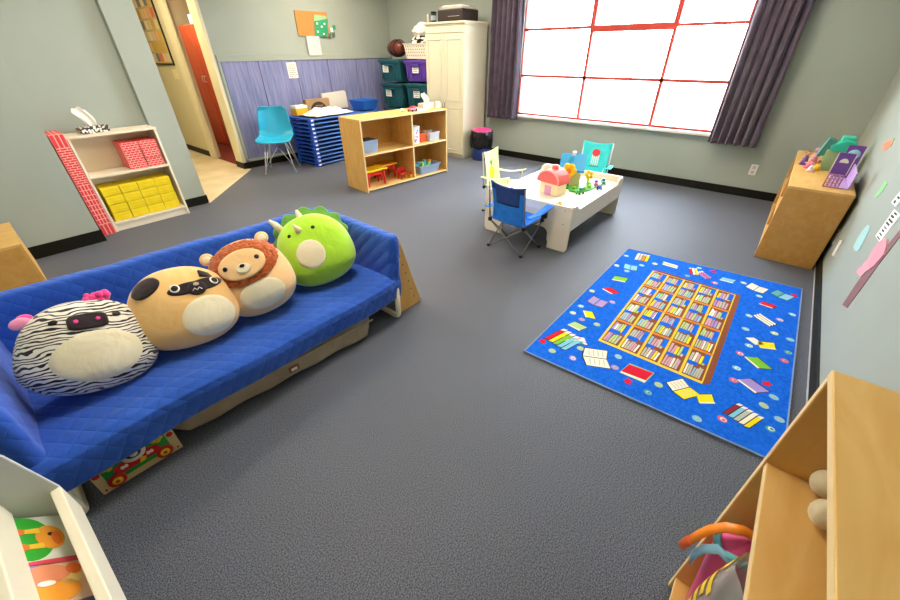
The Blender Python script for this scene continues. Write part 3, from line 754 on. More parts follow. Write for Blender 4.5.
def stack(cx, cy, ang, cs, s=1):
    for k, c in enumerate(cs):
        o = (k-len(cs)/2)*.032
        ic(cx, cy, ang, [(o-.018, -.06), (o+.018, -.05), (o+.03, .055), (o-.006, .045)], 'blk', 0+.3*k, s)
        ic(cx, cy, ang, [(o-.014, -.055), (o+.013, -.047), (o+.025, .049), (o-.002, .041)], c, 1+.3*k, s)
        ic(cx, cy, ang, [(o-.002, .041), (o+.025, .049), (o+.03, .066), (o+.004, .060)], 'wh', 2+.3*k, s)
stack(3.47, .62, .2, ['wh', 'gry', 'org', 'yel'], .85)
openb(3.22, .65, .2, 'cy', .65); closed(2.96, .65, .3, 'grn', 1.1); closed(2.73, .64, -.3, 'red', 1.0); openb(2.51, .66, -.1, 'pur', .75)
closed(2.31, .64, -.9, 'yel', .9); closed(2.13, .65, -.1, 'lg', 1.0); stack(1.93, .65, -.2, ['red', 'yel', 'grn', 'cy', 'cy'], 1.05)
stack(1.96, .60, -.9, ['pink', 'yel', 'teal'], .8)
openb(1.90, .42, -1.1, 'wh', 1.0); closed(1.93, .19, .1, 'red', 1.45, cc='lg')
stack(3.47, .40, -1.5, ['wh', 'lg', 'wh'], .7); stack(3.48, .20, .4, ['red', 'wh', 'yel'], .7); stack(3.47, .12, .9, ['pur', 'pink', 'pur'], .7); closed(3.5, -.04, .1, 'cy', 1.0)
openb(3.5, -.24, -.3, 'wh', .75); openb(3.50, -.40, -.4, 'teal', .75, 'cy'); closed(3.27, -.33, -.1, 'red', .9); stack(3.03, -.34, 1.0, ['wh', 'wh', 'wh'], .75)
closed(2.71, -.31, -.6, 'wh', .8); closed(2.71, -.37, .5, 'yel', 1.0); closed(2.48, -.35, -.7, 'grn', 1.1); closed(2.24, -.35, -.5, 'pur', 1.15)
stack(1.95, -.34, -.3, ['dred', 'cy', 'gry', 'wh', 'yel'], .78); openb(1.96, -.05, -.6, 'wh', .8, 'yel'); closed(1.96, -.16, .7, 'yel', .9)
# little squiggles and ovals between the books
placed = [(3.47, .62), (3.22, .65), (2.96, .65), (2.73, .64), (2.51, .66), (2.31, .64), (2.13, .65), (1.93, .65), (1.9, .42), (1.93, .19), (3.47, .4), (3.48, .17), (3.5, -.04), (3.5, -.24), (3.53, -.37), (3.27, -.33), (3.03, -.34), (2.71, -.35), (2.48, -.35), (2.24, -.35), (1.96, -.35), (1.96, -.05), (1.96, -.16)]
def inside_border(x, y):
    if not (1.77 < x < 3.6): return False
    if not (-.49 < y < .76): return False
    return not (2.0 < x < 3.36 and -.24 < y < .55)
sq = 0; rr = random.Random(11); tries = 0
while sq < 46 and tries < 9000:
    tries += 1
    x = rr.uniform(1.75, 3.62); y = rr.uniform(-.5, .78)
    if not inside_border(x, y): continue
    if any(math.hypot(x-a, y-c) < .085 for a, c in placed): continue
    placed.append((x, y)); sq += 1
    col = ['cy', 'lg', 'red', 'cy', 'pink', 'teal', 'lg', 'pur', 'cy'][sq % 9]; a = rr.uniform(-.6, .6)
    if sq % 3 == 2 and col in ('red', 'pink'):
        ic(x, y, a, [(.026*math.cos(t*PI/5)*(1 if t % 2 else .6), .022*math.sin(t*PI/5)*(1 if t % 2 else .6)) for t in range(10)], col, 0)
    else:
        ic(x, y, a, ell(0, 0, .023, .014, 16), col, 0); ic(x, y, a, ell(.004, .0, .015, .009, 14), 'gry' if sq % 2 else 'wh', 1); ic(x, y, a, ell(.006, -.001, .009, .006, 10), col, 2)
# bookcase printed in the middle
IX0, IX1, IY0, IY1 = 2.08, 3.28, .475, -.125     # x near->far, y left->right
def uv(u, v, sh=0): return (IX0+(IX1-IX0)*v + .03*u*(1-v)*0, IY0+(IY1-IY0)*u)
def rq(u0, u1, v0, v1, c, lv): rp([uv(u0, v0), uv(u1, v0), uv(u1, v1), uv(u0, v1)], c, lv)
rp([uv(-.01, -.01), uv(1.0, -.01), uv(1.0, 1.0), uv(-.01, 1.0)], 'tan', 0)
rp([uv(1.0, -.01), uv(1.055, .01), uv(1.055, 1.01), uv(1.0, 1.0)], 'brn', 0)
rp([uv(-.01, 1.0), uv(1.0, 1.0), uv(1.055, 1.01), uv(.04, 1.025)], 'dred', 0)
r3 = random.Random(4)
for i in range(5):
    for j in range(4):
        u0, u1 = i/5+.012, (i+1)/5-.012; v0, v1 = j/4+.008, (j+1)/4-.008
        rq(u0, u1, v0, v1, 'brn', 1)
        for hh_ in range(2):
            a0 = v0+(v1-v0)*(.04+.5*hh_); a1 = a0+(v1-v0)*.40
            rp([uv(u0+.01, a0), uv(u1, a0), uv(u1, a1+.01), uv(u0+.03, a1+.01)], RCN if False else ('brn'), 1.3)
            # blue gap and leaning spines
            if r3.random() < .8: rq(u1-.05, u1, a0, a1, 'blu' if False else 'teal', 1.6) if False else None
            n = r3.randint(5, 7); x = u0+.008
            for k in range(n):
                wd = (u1-u0-.03)/n; lean = r3.uniform(0, .012); top = a1-r3.uniform(0, .02)
                cc = r3.choice(['gry', 'pale', 'lg', 'lg', 'pur', 'wh', 'gry', 'cy', 'yel', 'pale', 'gry', 'gry'])
                rp([uv(x, a0), uv(x+wd*.78, a0), uv(x+wd*.78+lean, top), uv(x+lean, top)], cc, 2)
                x += wd
for i in range(1, 5): rq(i/5-.012, i/5+.012, 0, 1, 'tan', 3)
for j in range(1, 4): rq(0, 1, j/4-.007, j/4+.008, 'org', 3)
for k in range(9): # blue cut-outs between piles
    i = r3.randrange(5); j = r3.randrange(4); rq(i/5+.09, (i+1)/5-.013, j/4+.11, j/4+.145, 'blu', 3) if 'blu' in RC else None
RC['blu'] = rug_b
for i in range(5):
    for j in range(4):
        s_ = r3.uniform(.02, .07)
        rq((i+1)/5-.012-.05, (i+1)/5-.013, (j+1)/4-.06-s_, (j+1)/4-.012, 'blu', 2.6)
        rq((i)/5+.013, (i)/5+.013+.05+s_, (j)/4+.105, (j)/4+.125+s_*.3, 'blu', 2.6)
o = RG.out('area_rug', recalc=False)
tag(o, 'blue rug printed with a bookcase and scattered books on the carpet', 'rug')

# ------------------------------------------------------------------ generic open shelf unit
def shelf_unit(name, loc, rz, L_, D_, H_, zs, xdiv, label, openside=-1, back=True, th=.02, mtop=birch, mside=birch_v, mback=maple, cat='shelf unit', bottom=.06):
    """length along local x, open side at local y=0, back at y=D"""
    e = E(name, loc, label, cat, rz)
    b = B(); b.bb((0, 0, H_-th), (L_, D_, H_), mtop, .002); b.bb((0, -.001, H_-th+.002), (L_, 0.001, H_-.002), edge_m); b.out('top', e)
    for x in (0, L_-th):
        b = B(); b.bb((x, 0, 0), (x+th, D_, H_-th), mside, .002); b.bb((x+.002, -.001, 0), (x+th-.002, .001, H_-th), edge_m); b.out('side_panel', e)
    for z in zs:
        b = B(); b.bb((th, .004, z), (L_-th, D_-.006, z+th), mtop, .001); b.bb((th, .003, z+.001), (L_-th, .005, z+th-.001), edge_m); b.out('shelf', e)
    for x in xdiv:
        b = B(); b.bb((x-th/2, .006, zs[0]+th), (x+th/2, D_-.006, H_-th), mside, .001); b.bb((x-th/2+.001, .004, zs[0]+th), (x+th/2-.001, .0065, H_-th), edge_m); b.out('divider', e)
    if back:
        b = B(); b.bb((th, D_-.006, 0), (L_-th, D_, H_-th), mback); b.out('back_panel', e)
    return e

# cube shelf with bins
CS = (3.12, 4.08, 0); CR = R(-5.2); CL = 1.50; CH = .90; CD = .49
shelf_unit('cubby_shelf', CS, CR, CL, CD, CH, [.02, .465], [.84], 'four-compartment birch cubby shelf holding toy bins in front of the stacked cots')
CM = Matrix.Translation(CS) @ Matrix.Rotation(CR, 4, 'Z')
def cw(x, y, z): return tuple(CM @ Vector((x, y, z)))
greyb = M('grey_blue_bin', '#8fa3bd', .45)
def tub(name, loc, w, d, h, mat, label, rz=0, wall=.006, taper=.88, cat='bin', rim=True):
    e = E(name, loc, label, cat, rz)
    b = B()
    def rr_(s, z, r=.02, ins=0):
        hw, hd = w/2*s-ins, d/2*s-ins; pts = []
        for cx_, cy_, a0 in ((hw-r, hd-r, 0), (-hw+r, hd-r, PI/2), (-hw+r, -hd+r, PI), (hw-r, -hd+r, 3*PI/2)):
            for k in range(5): a = a0+k*PI/8; pts.append(Vector((cx_+r*math.cos(a), cy_+r*math.sin(a), z)))
        return pts
    lv = [rr_(taper, 0), rr_(1, h), rr_(1, h, ins=wall), rr_(taper, wall, ins=wall)]
    if rim: lv = [rr_(taper, 0), rr_(.985, h-.012), rr_(1.04, h-.012), rr_(1.04, h), rr_(1, h, ins=wall), rr_(taper, wall, ins=wall)]
    i = b.mi(mat); V = [[b.bm.verts.new(p) for p in l] for l in lv]
    for q in range(len(V)-1):
        for k in range(20): f = b.bm.faces.new((V[q][k], V[q][(k+1) % 20], V[q+1][(k+1) % 20], V[q+1][k])); f.material_index = i
    f = b.bm.faces.new(V[0][::-1]); f.material_index = i; f = b.bm.faces.new(V[-1]); f.material_index = i
    b.out('tub', e)
    return e
t = tub('storage_bin', cw(.16, .17, .486), .27, .22, .15, greyb, 'grey-blue bin on the upper left of the cubby shelf', CR)
b = B(); b.box((0, 0, .152), (.25, .20, .008), M('bin_contents', '#44403e', .8), .003); b.out('lid', t)
t = tub('storage_bin', cw(1.17, .16, .041), .42, .27, .125, greyb, 'grey-blue bin with green toys on the lower right of the cubby shelf', CR, taper=.85)
plast = lambda n, c: M('plastic_'+n, c, .35)
PC = dict(amb=plast('amber', '#f9ae16'), red=plast('red', '#df2a1e'), yel=plast('yellow', '#f6c715'), org=plast('orange', '#f2821a'), grn=plast('green', '#4cae4a'), lim=plast('lime', '#9bd33a'), teal=plast('teal', '#3a9c9a'), blu=plast('blue', '#2a66c8'), pur=plast('purple', '#7b56b8'), pink=plast('pink', '#ea7aa8'), wh=plast('white', '#eeeeea'))
for k, (x, y, c, L1, a) in enumerate([(1.10, .13, 'lim', .15, .9), (1.16, .16, 'teal', .15, 1.1), (1.21, .12, 'grn', .13, .4), (1.27, .17, 'org', .14, .6), (1.05, .18, 'teal', .12, .2)]):
    b = B(); b.tube([(-L1/2, 0, 0), (-L1/4, .01, .01), (L1/4, 0, .012), (L1/2, -.01, 0)], .018, PC[c], 10, rs=[.012, .022, .026, .014]); o = b.out('toy_animal')
    o.location = cw(x, y, .135+.016*(k % 2)); o.rotation_euler = (0, -a*.8, a)
    tag(o, '%s toy creature in the low grey-blue bin, %s' % ({'lim': 'lime green', 'teal': 'teal', 'grn': 'mid green', 'org': 'orange'}[c], ['left of the pile', 'in the middle of the pile', 'at the front of the pile', 'at the right of the pile', 'at the far left of the pile'][k]), 'toy', 'toys heaped in the lower bin')
clearp = M('clear_plastic', '#e8eef2', .15, alpha=.45)
t = tub('storage_jar', cw(.955, .12, .486), .13, .13, .23, M('frosted_print', '#dfe6f0', .3), 'clear jar with coloured contents on the upper right of the cubby shelf', CR, taper=.9)
b = B(); rr = random.Random(9)
for k in range(26):
    a = rr.uniform(0, 2*PI); z = rr.uniform(.03, .19); s_ = .0595+.006*z/.2
    x_, y_ = max(-s_, min(s_, .09*math.cos(a))), max(-s_, min(s_, .09*math.sin(a)))
    b.box((x_, y_, z), (.016, .016, .018), rr.choice([PC['pink'], PC['blu'], PC['wh'], PC['pur'], PC['red']]), .003)
b.out('coloured_pieces', t)
t = tub('storage_bin', cw(1.13, .2, .486), .16, .2, .12, M('orange_tub', '#ee6a34', .4), 'small orange tub behind the clear box on the upper right cubby shelf', CR)
t = tub('storage_bin', cw(1.29, .14, .486), .22, .2, .12, clearp, 'clear box of white and blue pieces on the upper right of the cubby shelf', CR)
b = B(); b.box((-.03, 0, .05), (.10, .15, .085), M('blue_white_pieces', '#b7c3de', .5), .01); b.box((.06, 0, .05), (.06, .15, .08), M('pinkish_pieces', '#e3cfd0', .5), .01); b.out('contents', t)
# toy picnic tables, yellow and red
def toytable(name, x, y, s, label, c1='yel', c2='red', rz=0, chairs=True):
    e = E(name, cw(x, y, .041), label, 'toy table', CR+rz)
    b = B(); b.box((0, 0, .155*s), (.26*s, .17*s, .02*s), PC[c1], .01); b.out('tabletop', e)
    for sx in (-1, 1):
        for sy in (-1, 1):
            b = B(); b.cyl((sx*.10*s, sy*.06*s, 0), (sx*.09*s, sy*.055*s, .147*s), .011*s, PC[c2], r2=.016*s, n=12); b.out('leg', e)
    b = B(); b.box((0, 0, .12*s), (.2*s, .12*s, .03*s), PC[c2], .005); b.out('apron', e)
    return e
toytable('toy_table', .22, .17, 1.35, 'larger yellow toy table with red legs on the lower left cubby shelf')
toytable('toy_table', .54, .34, 1.25, 'amber toy table with red legs right of the larger yellow one on the cubby shelf', 'amb')
e = E('toy_chair', cw(.69, .12, .041), 'red and yellow toy chair at the right of the lower left cubby compartment', 'toy chair', CR)
b = B(); b.box((0, 0, .075), (.12, .10, .015), PC['red'], .004); b.out('seat', e)
b = B(); b.box((.02, .05, .115), (.16, .012, .06), PC['red'], .005); b.out('backrest', e)
for sx in (-1, 1):
    for sy in (-1, 1):
        b = B(); b.cyl((sx*.05, sy*.04, 0), (sx*.045, sy*.035, .07), .008, PC['yel' if sx > 0 else 'red'], n=10); b.out('leg', e)
e = E('toy_figure', cw(.80, .05, .041), 'small yellow and red toy figure at the edge of the lower cubby shelf', 'toy')
b = B(); b.cyl((0, 0, 0), (0, 0, .05), .022, PC['yel'], r2=.018); b.out('body', e)
b = B(); b.sph((0, 0, .07), .022, PC['red'], 16); b.out('head', e)
# things on top of the cubby shelf
tissue_box('tissue_box', cw(1.30, .22, .901), (.22, .12, .075), M('grey_carton', '#c9c6bd', .6), 'pale patterned tissue box on top of the birch cubby shelf', CR, .13)
b = B(); b.box((0, 0, .045), (.06, .05, .09), paper, .006); o = b.out('carton'); o.location = cw(1.45, .14, .901); tag(o, 'small white carton beside the tissue box on the cubby shelf', 'carton')
e = E('toy_car', cw(.98, .15, .901), 'pink and red toy car on top of the cubby shelf', 'toy car', CR+R(10))
b = B(); b.box((0, 0, .028), (.15, .07, .03), PC['pink'], .012); b.out('body', e)
b = B(); b.box((.005, 0, .05), (.08, .06, .028), PC['red'], .012); b.out('cabin', e)
for sx in (-1, 1):
    for sy in (-1, 1):
        b = B(); b.cyl((sx*.045, sy*.03, .015), (sx*.045, sy*.042, .015), .015, black, n=14); b.out('wheel', e)
b = B(); b.box((0, 0, .004), (.20, .14, .006), paper, .001); o = b.out('paper_sheet'); o.location = cw(1.13, .13, .901); o.rotation_euler = (0, 0, .3); tag(o, 'sheet of white paper lying on the cubby shelf by the toy car', 'paper')
b = B(); b.sph((0, 0, .02), (.03, .022, .022), PC['wh'], 12); b.sph((.03, .0, .018), (.018, .016, .018), PC['wh'], 12); o = b.out('toy_figure'); o.location = cw(.84, .22, .901); tag(o, 'tiny white toy on the cubby shelf left of the pink car', 'toy')

# ------------------------------------------------------------------ stacked blue cots
cotb = M('cot_blue_plastic', '#2457c4', .4); cotf = vary(M('cot_blue_fabric', '#2a5cb8', .8), '#21509f', '#3468c8', 9); cotl = M('cot_light_rail', '#5b8ee0', .35)
def make_cot():
    e = E('stacking_cot', (0, 0, 0), '', 'cot')
    b = B(); b.bb((.03, .03, .036), (1.40, .53, .040), cotf); b.out('sheet', e)
    for y in (0, .53):
        b = B(); b.tube([(.05, y+.015, .035), (1.38, y+.015, .035)], .012, cotl, 10); b.out('side_rail', e)
    for x in (0, 1.40):
        b = B(); b.bb((x, 0, .030), (x+.035, .56, .052), cotb, .006); b.out('end_rail', e)
    for x, y in ((0, 0), (0, .49), (1.365, 0), (1.365, .49)):
        b = B(); b.bb((x-.006, y-.006, 0), (x+.075, y+.076, .059), cotb, .012); b.out('corner_leg', e)
    b = B(); b.box((.034, -.0075, .035), (.046, .003, .022), paper); b.out('name_label', e)
    return e
cot = make_cot(); NC = 12; pitch = .061
word = ['lowest', 'second from the floor', 'third from the floor', 'fourth from the floor', 'fifth from the floor', 'sixth from the floor', 'sixth from the top', 'fifth from the top', 'fourth from the top', 'third from the top', 'second from the top', 'topmost']
for k in range(NC):
    o = cot if k == 0 else dup(cot)
    o.location = (3.49+.004*(k % 3), 5.80+.003*((k*2) % 3), k*pitch); o.rotation_euler = (0, 0, R(2))
    tag(o, 'blue stacking cot, %s in the stack behind the cubby shelf' % word[k], 'cot', 'stacked blue cots')
ct = NC*pitch+.002
e = E('cardboard_box', (4.06, 6.42, ct), 'brown cardboard box with a dark arch print standing on the stacked cots', 'box', R(-4))
kraft = M('brown_card', '#a98b64', .85)
b = B(); b.bb((-.22, -.05, 0), (.22, .05, .20), kraft, .003); b.out('carton', e)
b = B(); b.prism([(-.15, .03)]+[(-.15*math.cos(a*PI/16), .03+.13*math.sin(a*PI/16)) for a in range(17)]+[(.15, .03)], 1, -.0515, -.0502, M('dark_print', '#3c2f26', .7))
for q, z in ((-.07, .06), (-.05, .09)):
    for k in range(6): b.bb((q+k*.024, -.0525, z), (q+k*.024+.016, -.0516, z+.018), kraft)
b.out('printed_arch', e)
e = E('yellow_box', (3.66, 6.34, ct), 'yellow box with a white top standing on the left end of the cots', 'box')
b = B(); b.bb((-.10, -.08, 0), (.11, .08, .10), M('amber_card', '#f2b21a', .5), .003); b.out('carton', e)
b = B(); b.bb((-.101, -.081, .10), (.111, .081, .14), paper, .003); b.out('lid', e)
b = B(); b.prism([(-.26, 0), (.26, 0), (.27, .25), (.24, .28), (-.25, .26)], 1, -.02, .02, M('off_white_board', '#d7d3c4', .6), bev=.008)
o = b.out('sign_board'); o.location = (4.50, 6.50, ct); o.rotation_euler = (R(-8), 0, 0); tag(o, 'off-white board leaning behind the cardboard box on the cots', 'board')
def heap(u, t):
    x = (u-.5)*.78; y = (t-.5)*.44; r = max(0, 1-(abs(u-.5)*2)**3)*max(0, 1-(abs(t-.5)*2)**3)
    h = .028+.03*math.sin(u*5+1)+.024*math.sin(t*7+u*3)+.018*math.sin(u*23+t*9)+.012*math.sin(t*31-u*11)+.05*u
    return (x+.02*math.sin(t*9), y+.02*math.sin(u*8), max(.003, r*(h+.03)))
b = B(); b.grid(60, 40, heap, cloth_w); o = b.out('bed_sheet', solid=.006); o.location = (4.00, 6.05, ct+.006); o.rotation_euler = (0, 0, R(4))
tag(o, 'crumpled white sheet heaped on top of the blue cots', 'sheet')
bf = M('blue_fabric_bin', '#1f66c4', .7)
t = tub('fabric_bin', (4.80, 6.06, ct), .36, .40, .15, bf, 'bright blue basket on the far end of the stacked cots', R(2), taper=.8)

# ------------------------------------------------------------------ shell chair
sh = M('turquoise_shell', '#2fb2dc', .35)
e = E('shell_chair', (3.05, 6.14, 0), 'turquoise moulded shell chair with wire legs in front of the blue panelling', 'chair', R(-38)); e.scale = (1.12, 1.12, 1.1)
def shell(u, t):
    a = u*2-1
    # profile from seat front (t=0) to back top (t=1); local -y is the front
    P_ = [(-.22, .405), (-.19, .425), (-.10, .415), (0, .405), (.10, .42), (.165, .48), (.19, .56), (.215, .66), (.235, .75), (.245, .815)]
    k = t*(len(P_)-1); i = min(int(k), len(P_)-2); f = k-i
    y = P_[i][0]*(1-f)+P_[i+1][0]*f; z = P_[i][1]*(1-f)+P_[i+1][1]*f
    w = .235*(1-.06*t) if t < .45 else .235*(.973-.42*(t-.45)**1.2)
    cr = 1-.30*max(0, (t-.9)/.1)**2 - .12*max(0, (.1-t)/.1)**2
    up = .055*abs(a)**2.4*(1 if t < .5 else max(0, 1-(t-.5)*1.6))
    fw_ = .075*abs(a)**2.2*(0 if t < .4 else min(1, (t-.4)*3))
    return (a*w*cr, y-fw_, z+up*(.3+.7*min(1, t*3)))
b = B(); b.grid(28, 40, shell, sh); b.out('shell_seat', e, solid=.008, smooth=True)
wr = .006
for sx in (-1, 1):
    for sy in (-1, 1):
        b = B(); foot = (sx*.205, sy*.20-.02, .006)
        b.tube([foot, (sx*.10, sy*.02, .395)], wr, steel, 8); b.tube([foot, (sx*.13, sy*.14-.01, .395)], wr, steel, 8)
        b.cyl((foot[0], foot[1], 0), (foot[0], foot[1], .012), .012, steel, n=12); b.out('leg', e)
b = B()
for s_ in (-1, 1):
    b.tube([(s_*.13, -.15, .395), (-s_*.13, .13, .395)], wr, steel, 8); b.tube([(s_*.17, -.155, .10), (-s_*.04, .0, .38)], .004, steel, 8)
b.tube([(.13, -.15, .395), (.13, .13, .395), (-.13, .13, .395), (-.13, -.15, .395)], wr, steel, 8, closed=True); b.out('wire_brace', e)

# ------------------------------------------------------------------ things on the blue wall
e = E('cork_board', (4.40, BY, 1.82), 'cork board on the back wall above the blue panelling', 'cork board')
b = B(); b.bb((-.30, -.02, 0), (.30, -.002, .33), M('cork', '#c08a4c', .9), .003); b.out('board', e)
b = B(); g_ = M('teal_green_paper', '#2f9a6c', .7); b.prism([(.0, .0), (.24, -.01), (.30, .24), (.04, .29)], 1, -.028, -.022, g_)
b.prism([(.02, .20), (.28, .24), (.27, .28), (.04, .29)], 1, -.031, -.029, M('pale_green_paper', '#9dc08c', .7))
for x, z in ((.06, .16), (.14, .12), (.05, .05), (.16, .02), (.20, .16)): b.bb((x, -.033, z), (x+.03, -.029, z+.025), paper)
o = b.out('green_poster'); o.location = (4.40, BY, 1.82); tag(o, 'green paper cutout pinned to the cork board', 'poster')
b = B(); rr = random.Random(8)
for x, z in ((.0, .0), (.05, -.06), (.10, .02), (.13, -.04), (-.06, -.05), (.16, .06)): b.bb((x, -.03-.002*rr.random(), z), (x+.05, -.024, z+.06), rr.choice([paper, g_, M('dark_paper', '#5b7060', .8)]))
o = b.out('paper_tags'); o.location = (4.62, BY, 1.86); tag(o, 'cluster of small white and green paper tags hanging right of the cork board', 'paper tags')
b = B(); b.bb((0, -.012, 0), (.25, -.004, .27), M('grey_white_paper', '#c9cdd0', .8), .002); o = b.out('wall_notice'); o.location = (4.22, BY-.022, 1.55); tag(o, 'white sheet hanging below the cork board', 'paper')
b = B(); b.bb((0, -.004, 0), (.17, -.001, .22), paper)
rr = random.Random(6)
for k in range(7):
    x = .015
    while x < .14:
        w_ = rr.uniform(.008, .03); b.bb((x, -.0048, .02+k*.027), (min(x+w_, .155), -.004, .03+k*.027), M('ink', '#75736f', .8)); x += w_+.008
o = b.out('wall_notice'); o.location = (3.78, BY-.011, 1.24); tag(o, 'small printed notice taped to the blue panelling above the turquoise chair', 'paper')

# ------------------------------------------------------------------ totes, basket, bag by the wardrobe
tealp = M('teal_tote', '#1f5560', .4); purp = M('purple_tote', '#5b3a9e', .4)
def tote(loc, w, d, h, mat, label, lab=True, lidc=None, yl=0):
    """front faces -x; w along y"""
    e = tub('storage_tote', loc, d*.94, w*.94, h*.86, mat, label, 0, taper=.86, cat='storage tote', rim=True)
    b = B(); b.box((0, 0, h*.86+.017), (d, w, .03), lidc or mat, .010); b.box((0, 0, h*.86+.034), (d*.8, w*.8, .012), lidc or mat, .005); b.out('lid', e)
    b = B()
    for y in (-.36, -.18, .18, .36): b.box((-d*.45, y*w, h*.42), (.018, .03, h*.62), mat, .006)
    b.out('rib', e)
    b = B(); b.box((-d*.49, 0, h*.74), (.05, w*.34, .03), mat, .008); b.out('handle', e)
    if lab:
        b = B(); b.box((-d*.475, yl, h*.56), (.004, .15, .11), paper)
        for k in range(3): b.box((-d*.475-.003, yl, h*.56+.03-k*.03), (.002, .10, .008), M('ink', '#75736f'))
        b.out('label_card', e)
    return e
tote((5.72, 6.03, .71), .58, .56, .41, tealp, 'dark teal lidded tote directly beneath the upper teal tote in the corner', yl=.08)
tote((5.72, 6.03, 1.135), .58, .58, .35, tealp, 'uppermost dark teal tote in the left stack, under the brown bag', yl=.10)
tote((5.72, 5.38, .71), .58, .54, .43, tealp, 'dark teal tote beneath the purple tote beside the wardrobe')
tote((5.72, 5.38, 1.155), .58, .54, .32, purp, 'purple lidded tote under the cream laundry basket beside the wardrobe')
for y, nm in ((6.03, 'left stack by the corner'), (5.38, 'right stack by the wardrobe')):
    tote((5.72, y, 0), .58, .52, .34, tealp, 'bottom teal tote on the carpet in the %s' % nm, lab=False)
    tote((5.72, y, .355), .58, .52, .34, tealp, 'second teal tote from the carpet in the %s' % nm, lab=False)
bk = M('basket_cream', '#e8e2cf', .45)
e = tub('laundry_basket', (5.68, 5.38, 1.49), .42, .56, .22, bk, 'cream plastic laundry basket on the purple tote beside the wardrobe', 0, taper=.85, cat='basket')
b = B(); hole = M('basket_slot', '#a49c88', .7)
for r_ in range(4):
    for c in range(9): b.box((-.21*(.85+.15*(.05+r_*.042)/.22)-.0015, -.21+c*.052+(.013 if r_ % 2 else 0), .05+r_*.042), (.004, .022, .022), hole)
b.out('slots', e)
def lump(name, loc, sz, mat, label, cat, seed, par=None, amp=.16, rot=0):
    rr = random.Random(seed); ph = [rr.uniform(0, 6) for _ in range(6)]
    b = B()
    def fn(u, t):
        th = u*2*PI; p = (t-.5)*PI*.999
        d = Vector((math.cos(p)*math.cos(th), math.cos(p)*math.sin(th), math.sin(p)))
        k = 1+amp*math.sin(3*d.x+ph[0]+2*d.z)*math.sin(4*d.y+ph[1])+amp*.5*math.sin(9*d.x+ph[2])*math.sin(8*d.z+ph[3])+amp*.25*math.sin(15*d.y+ph[4])
        return (d.x*sz[0]*k, d.y*sz[1]*k, d.z*sz[2]*k)
    b.grid(40, 26, fn, mat, wrap=True); bmesh.ops.remove_doubles(b.bm, verts=b.bm.verts[:], dist=.0004)
    o = b.out(name, par, smooth=True); o.location = loc; o.rotation_euler = (0, 0, rot)
    if not par: tag(o, label, cat)
    return o
clo = vary(M('black_white_cloth', '#d8d4c8', .9), '#1f1f22', '#e4e0d4', 9, (1, 1, 2), 2, .46, .5)
lump('folded_blanket', (5.66, 5.36, 1.735), (.17, .24, .09), clo, 'black and white cloth piled in the laundry basket', 'cloth', 2)
lump('folded_blanket', (5.64, 5.30, 1.89), (.14, .20, .10), cloth_w, 'white cloth on top of the pile in the laundry basket', 'cloth', 5)
lea = vary(M('brown_leather', '#5a2b22', .3), '#43201a', '#6b352a', 5)
e = E('duffel_bag', (5.62, 5.98, 1.645), 'shiny dark brown rounded leather bag on the upper teal tote', 'bag', R(75))
b = B(); b.tube([(-.24+.06*k, 0, 0) for k in range(9)], .12, lea, 28, rs=[.05, .10, .12, .125, .125, .125, .12, .10, .05]); b.out('bag_body', e)
b = B(); b.tube([(0, .128*math.cos(a), .128*math.sin(a)) for a in [i*PI/12 for i in range(24)]], .008, black, 8, closed=True); b.tube([(-.12, .128*math.cos(a), .128*math.sin(a)) for a in [i*PI/12 for i in range(24)]], .006, black, 8, closed=True); b.out('strap', e)

# wardrobe
wcr = M('wardrobe_cream', '#d8d4bc', .45)
WX0, WX1, WY0, WY1, WH = 5.42, 6.02, 4.27, 5.08, 1.975
e = E('wardrobe', ((WX0+WX1)/2, (WY0+WY1)/2, 0), 'tall cream two-door wardrobe standing against the window wall', 'wardrobe')
dx, dy = (WX1-WX0)/2, (WY1-WY0)/2
b = B(); b.bb((-dx+.02, -dy, .06), (dx, dy, WH-.03), wcr, .003); b.out('body', e)
b = B(); b.bb((-dx+.035, -dy+.01, 0), (dx, dy-.01, .06), wcr); b.out('plinth', e)
b = B(); b.bb((-dx-.02, -dy-.02, WH-.03), (dx, dy+.02, WH), wcr, .008); b.bb((-dx, -dy-.01, WH-.05), (dx, dy+.01, WH-.03), wcr, .004); b.out('top', e)
for s_ in (-1, 1):
    y0, y1 = (.002, dy-.004) if s_ > 0 else (-dy+.004, -.002)
    b = B(); b.bb((-dx, y0, .07), (-dx+.02, y1, WH-.15), wcr, .003)
    for z0, z1 in ((.13, .80), (.90, WH-.22)):
        m1, m2 = y0+.055, y1-.055
        for (a, c) in (((m1, z0), (m2, z0+.012)), ((m1, z1-.012), (m2, z1)), ((m1, z0), (m1+.012, z1)), ((m2-.012, z0), (m2, z1))):
            b.bb((-dx-.010, a[0], a[1]), (-dx+.001, c[0], c[1]), wcr, .003)
        b.bb((-dx-.004, m1+.035, z0+.035), (-dx+.001, m2-.035, z1-.035), wcr, .003)
    d = b.out('door', e)
    b = B(); hy = .022*s_; b.tube([(-dx, hy, .74), (-dx-.03, hy, .75), (-dx-.03, hy, .87), (-dx, hy, .88)], .006, M('aged_handle', '#8d8a7c', .3, metal=.8), 8); b.out('handle', d)
b = B(); b.bb((-dx+.001, -dy+.01, WH-.14), (-dx+.02, dy-.01, WH-.055), wcr, .003); b.out('cornice_board', e)
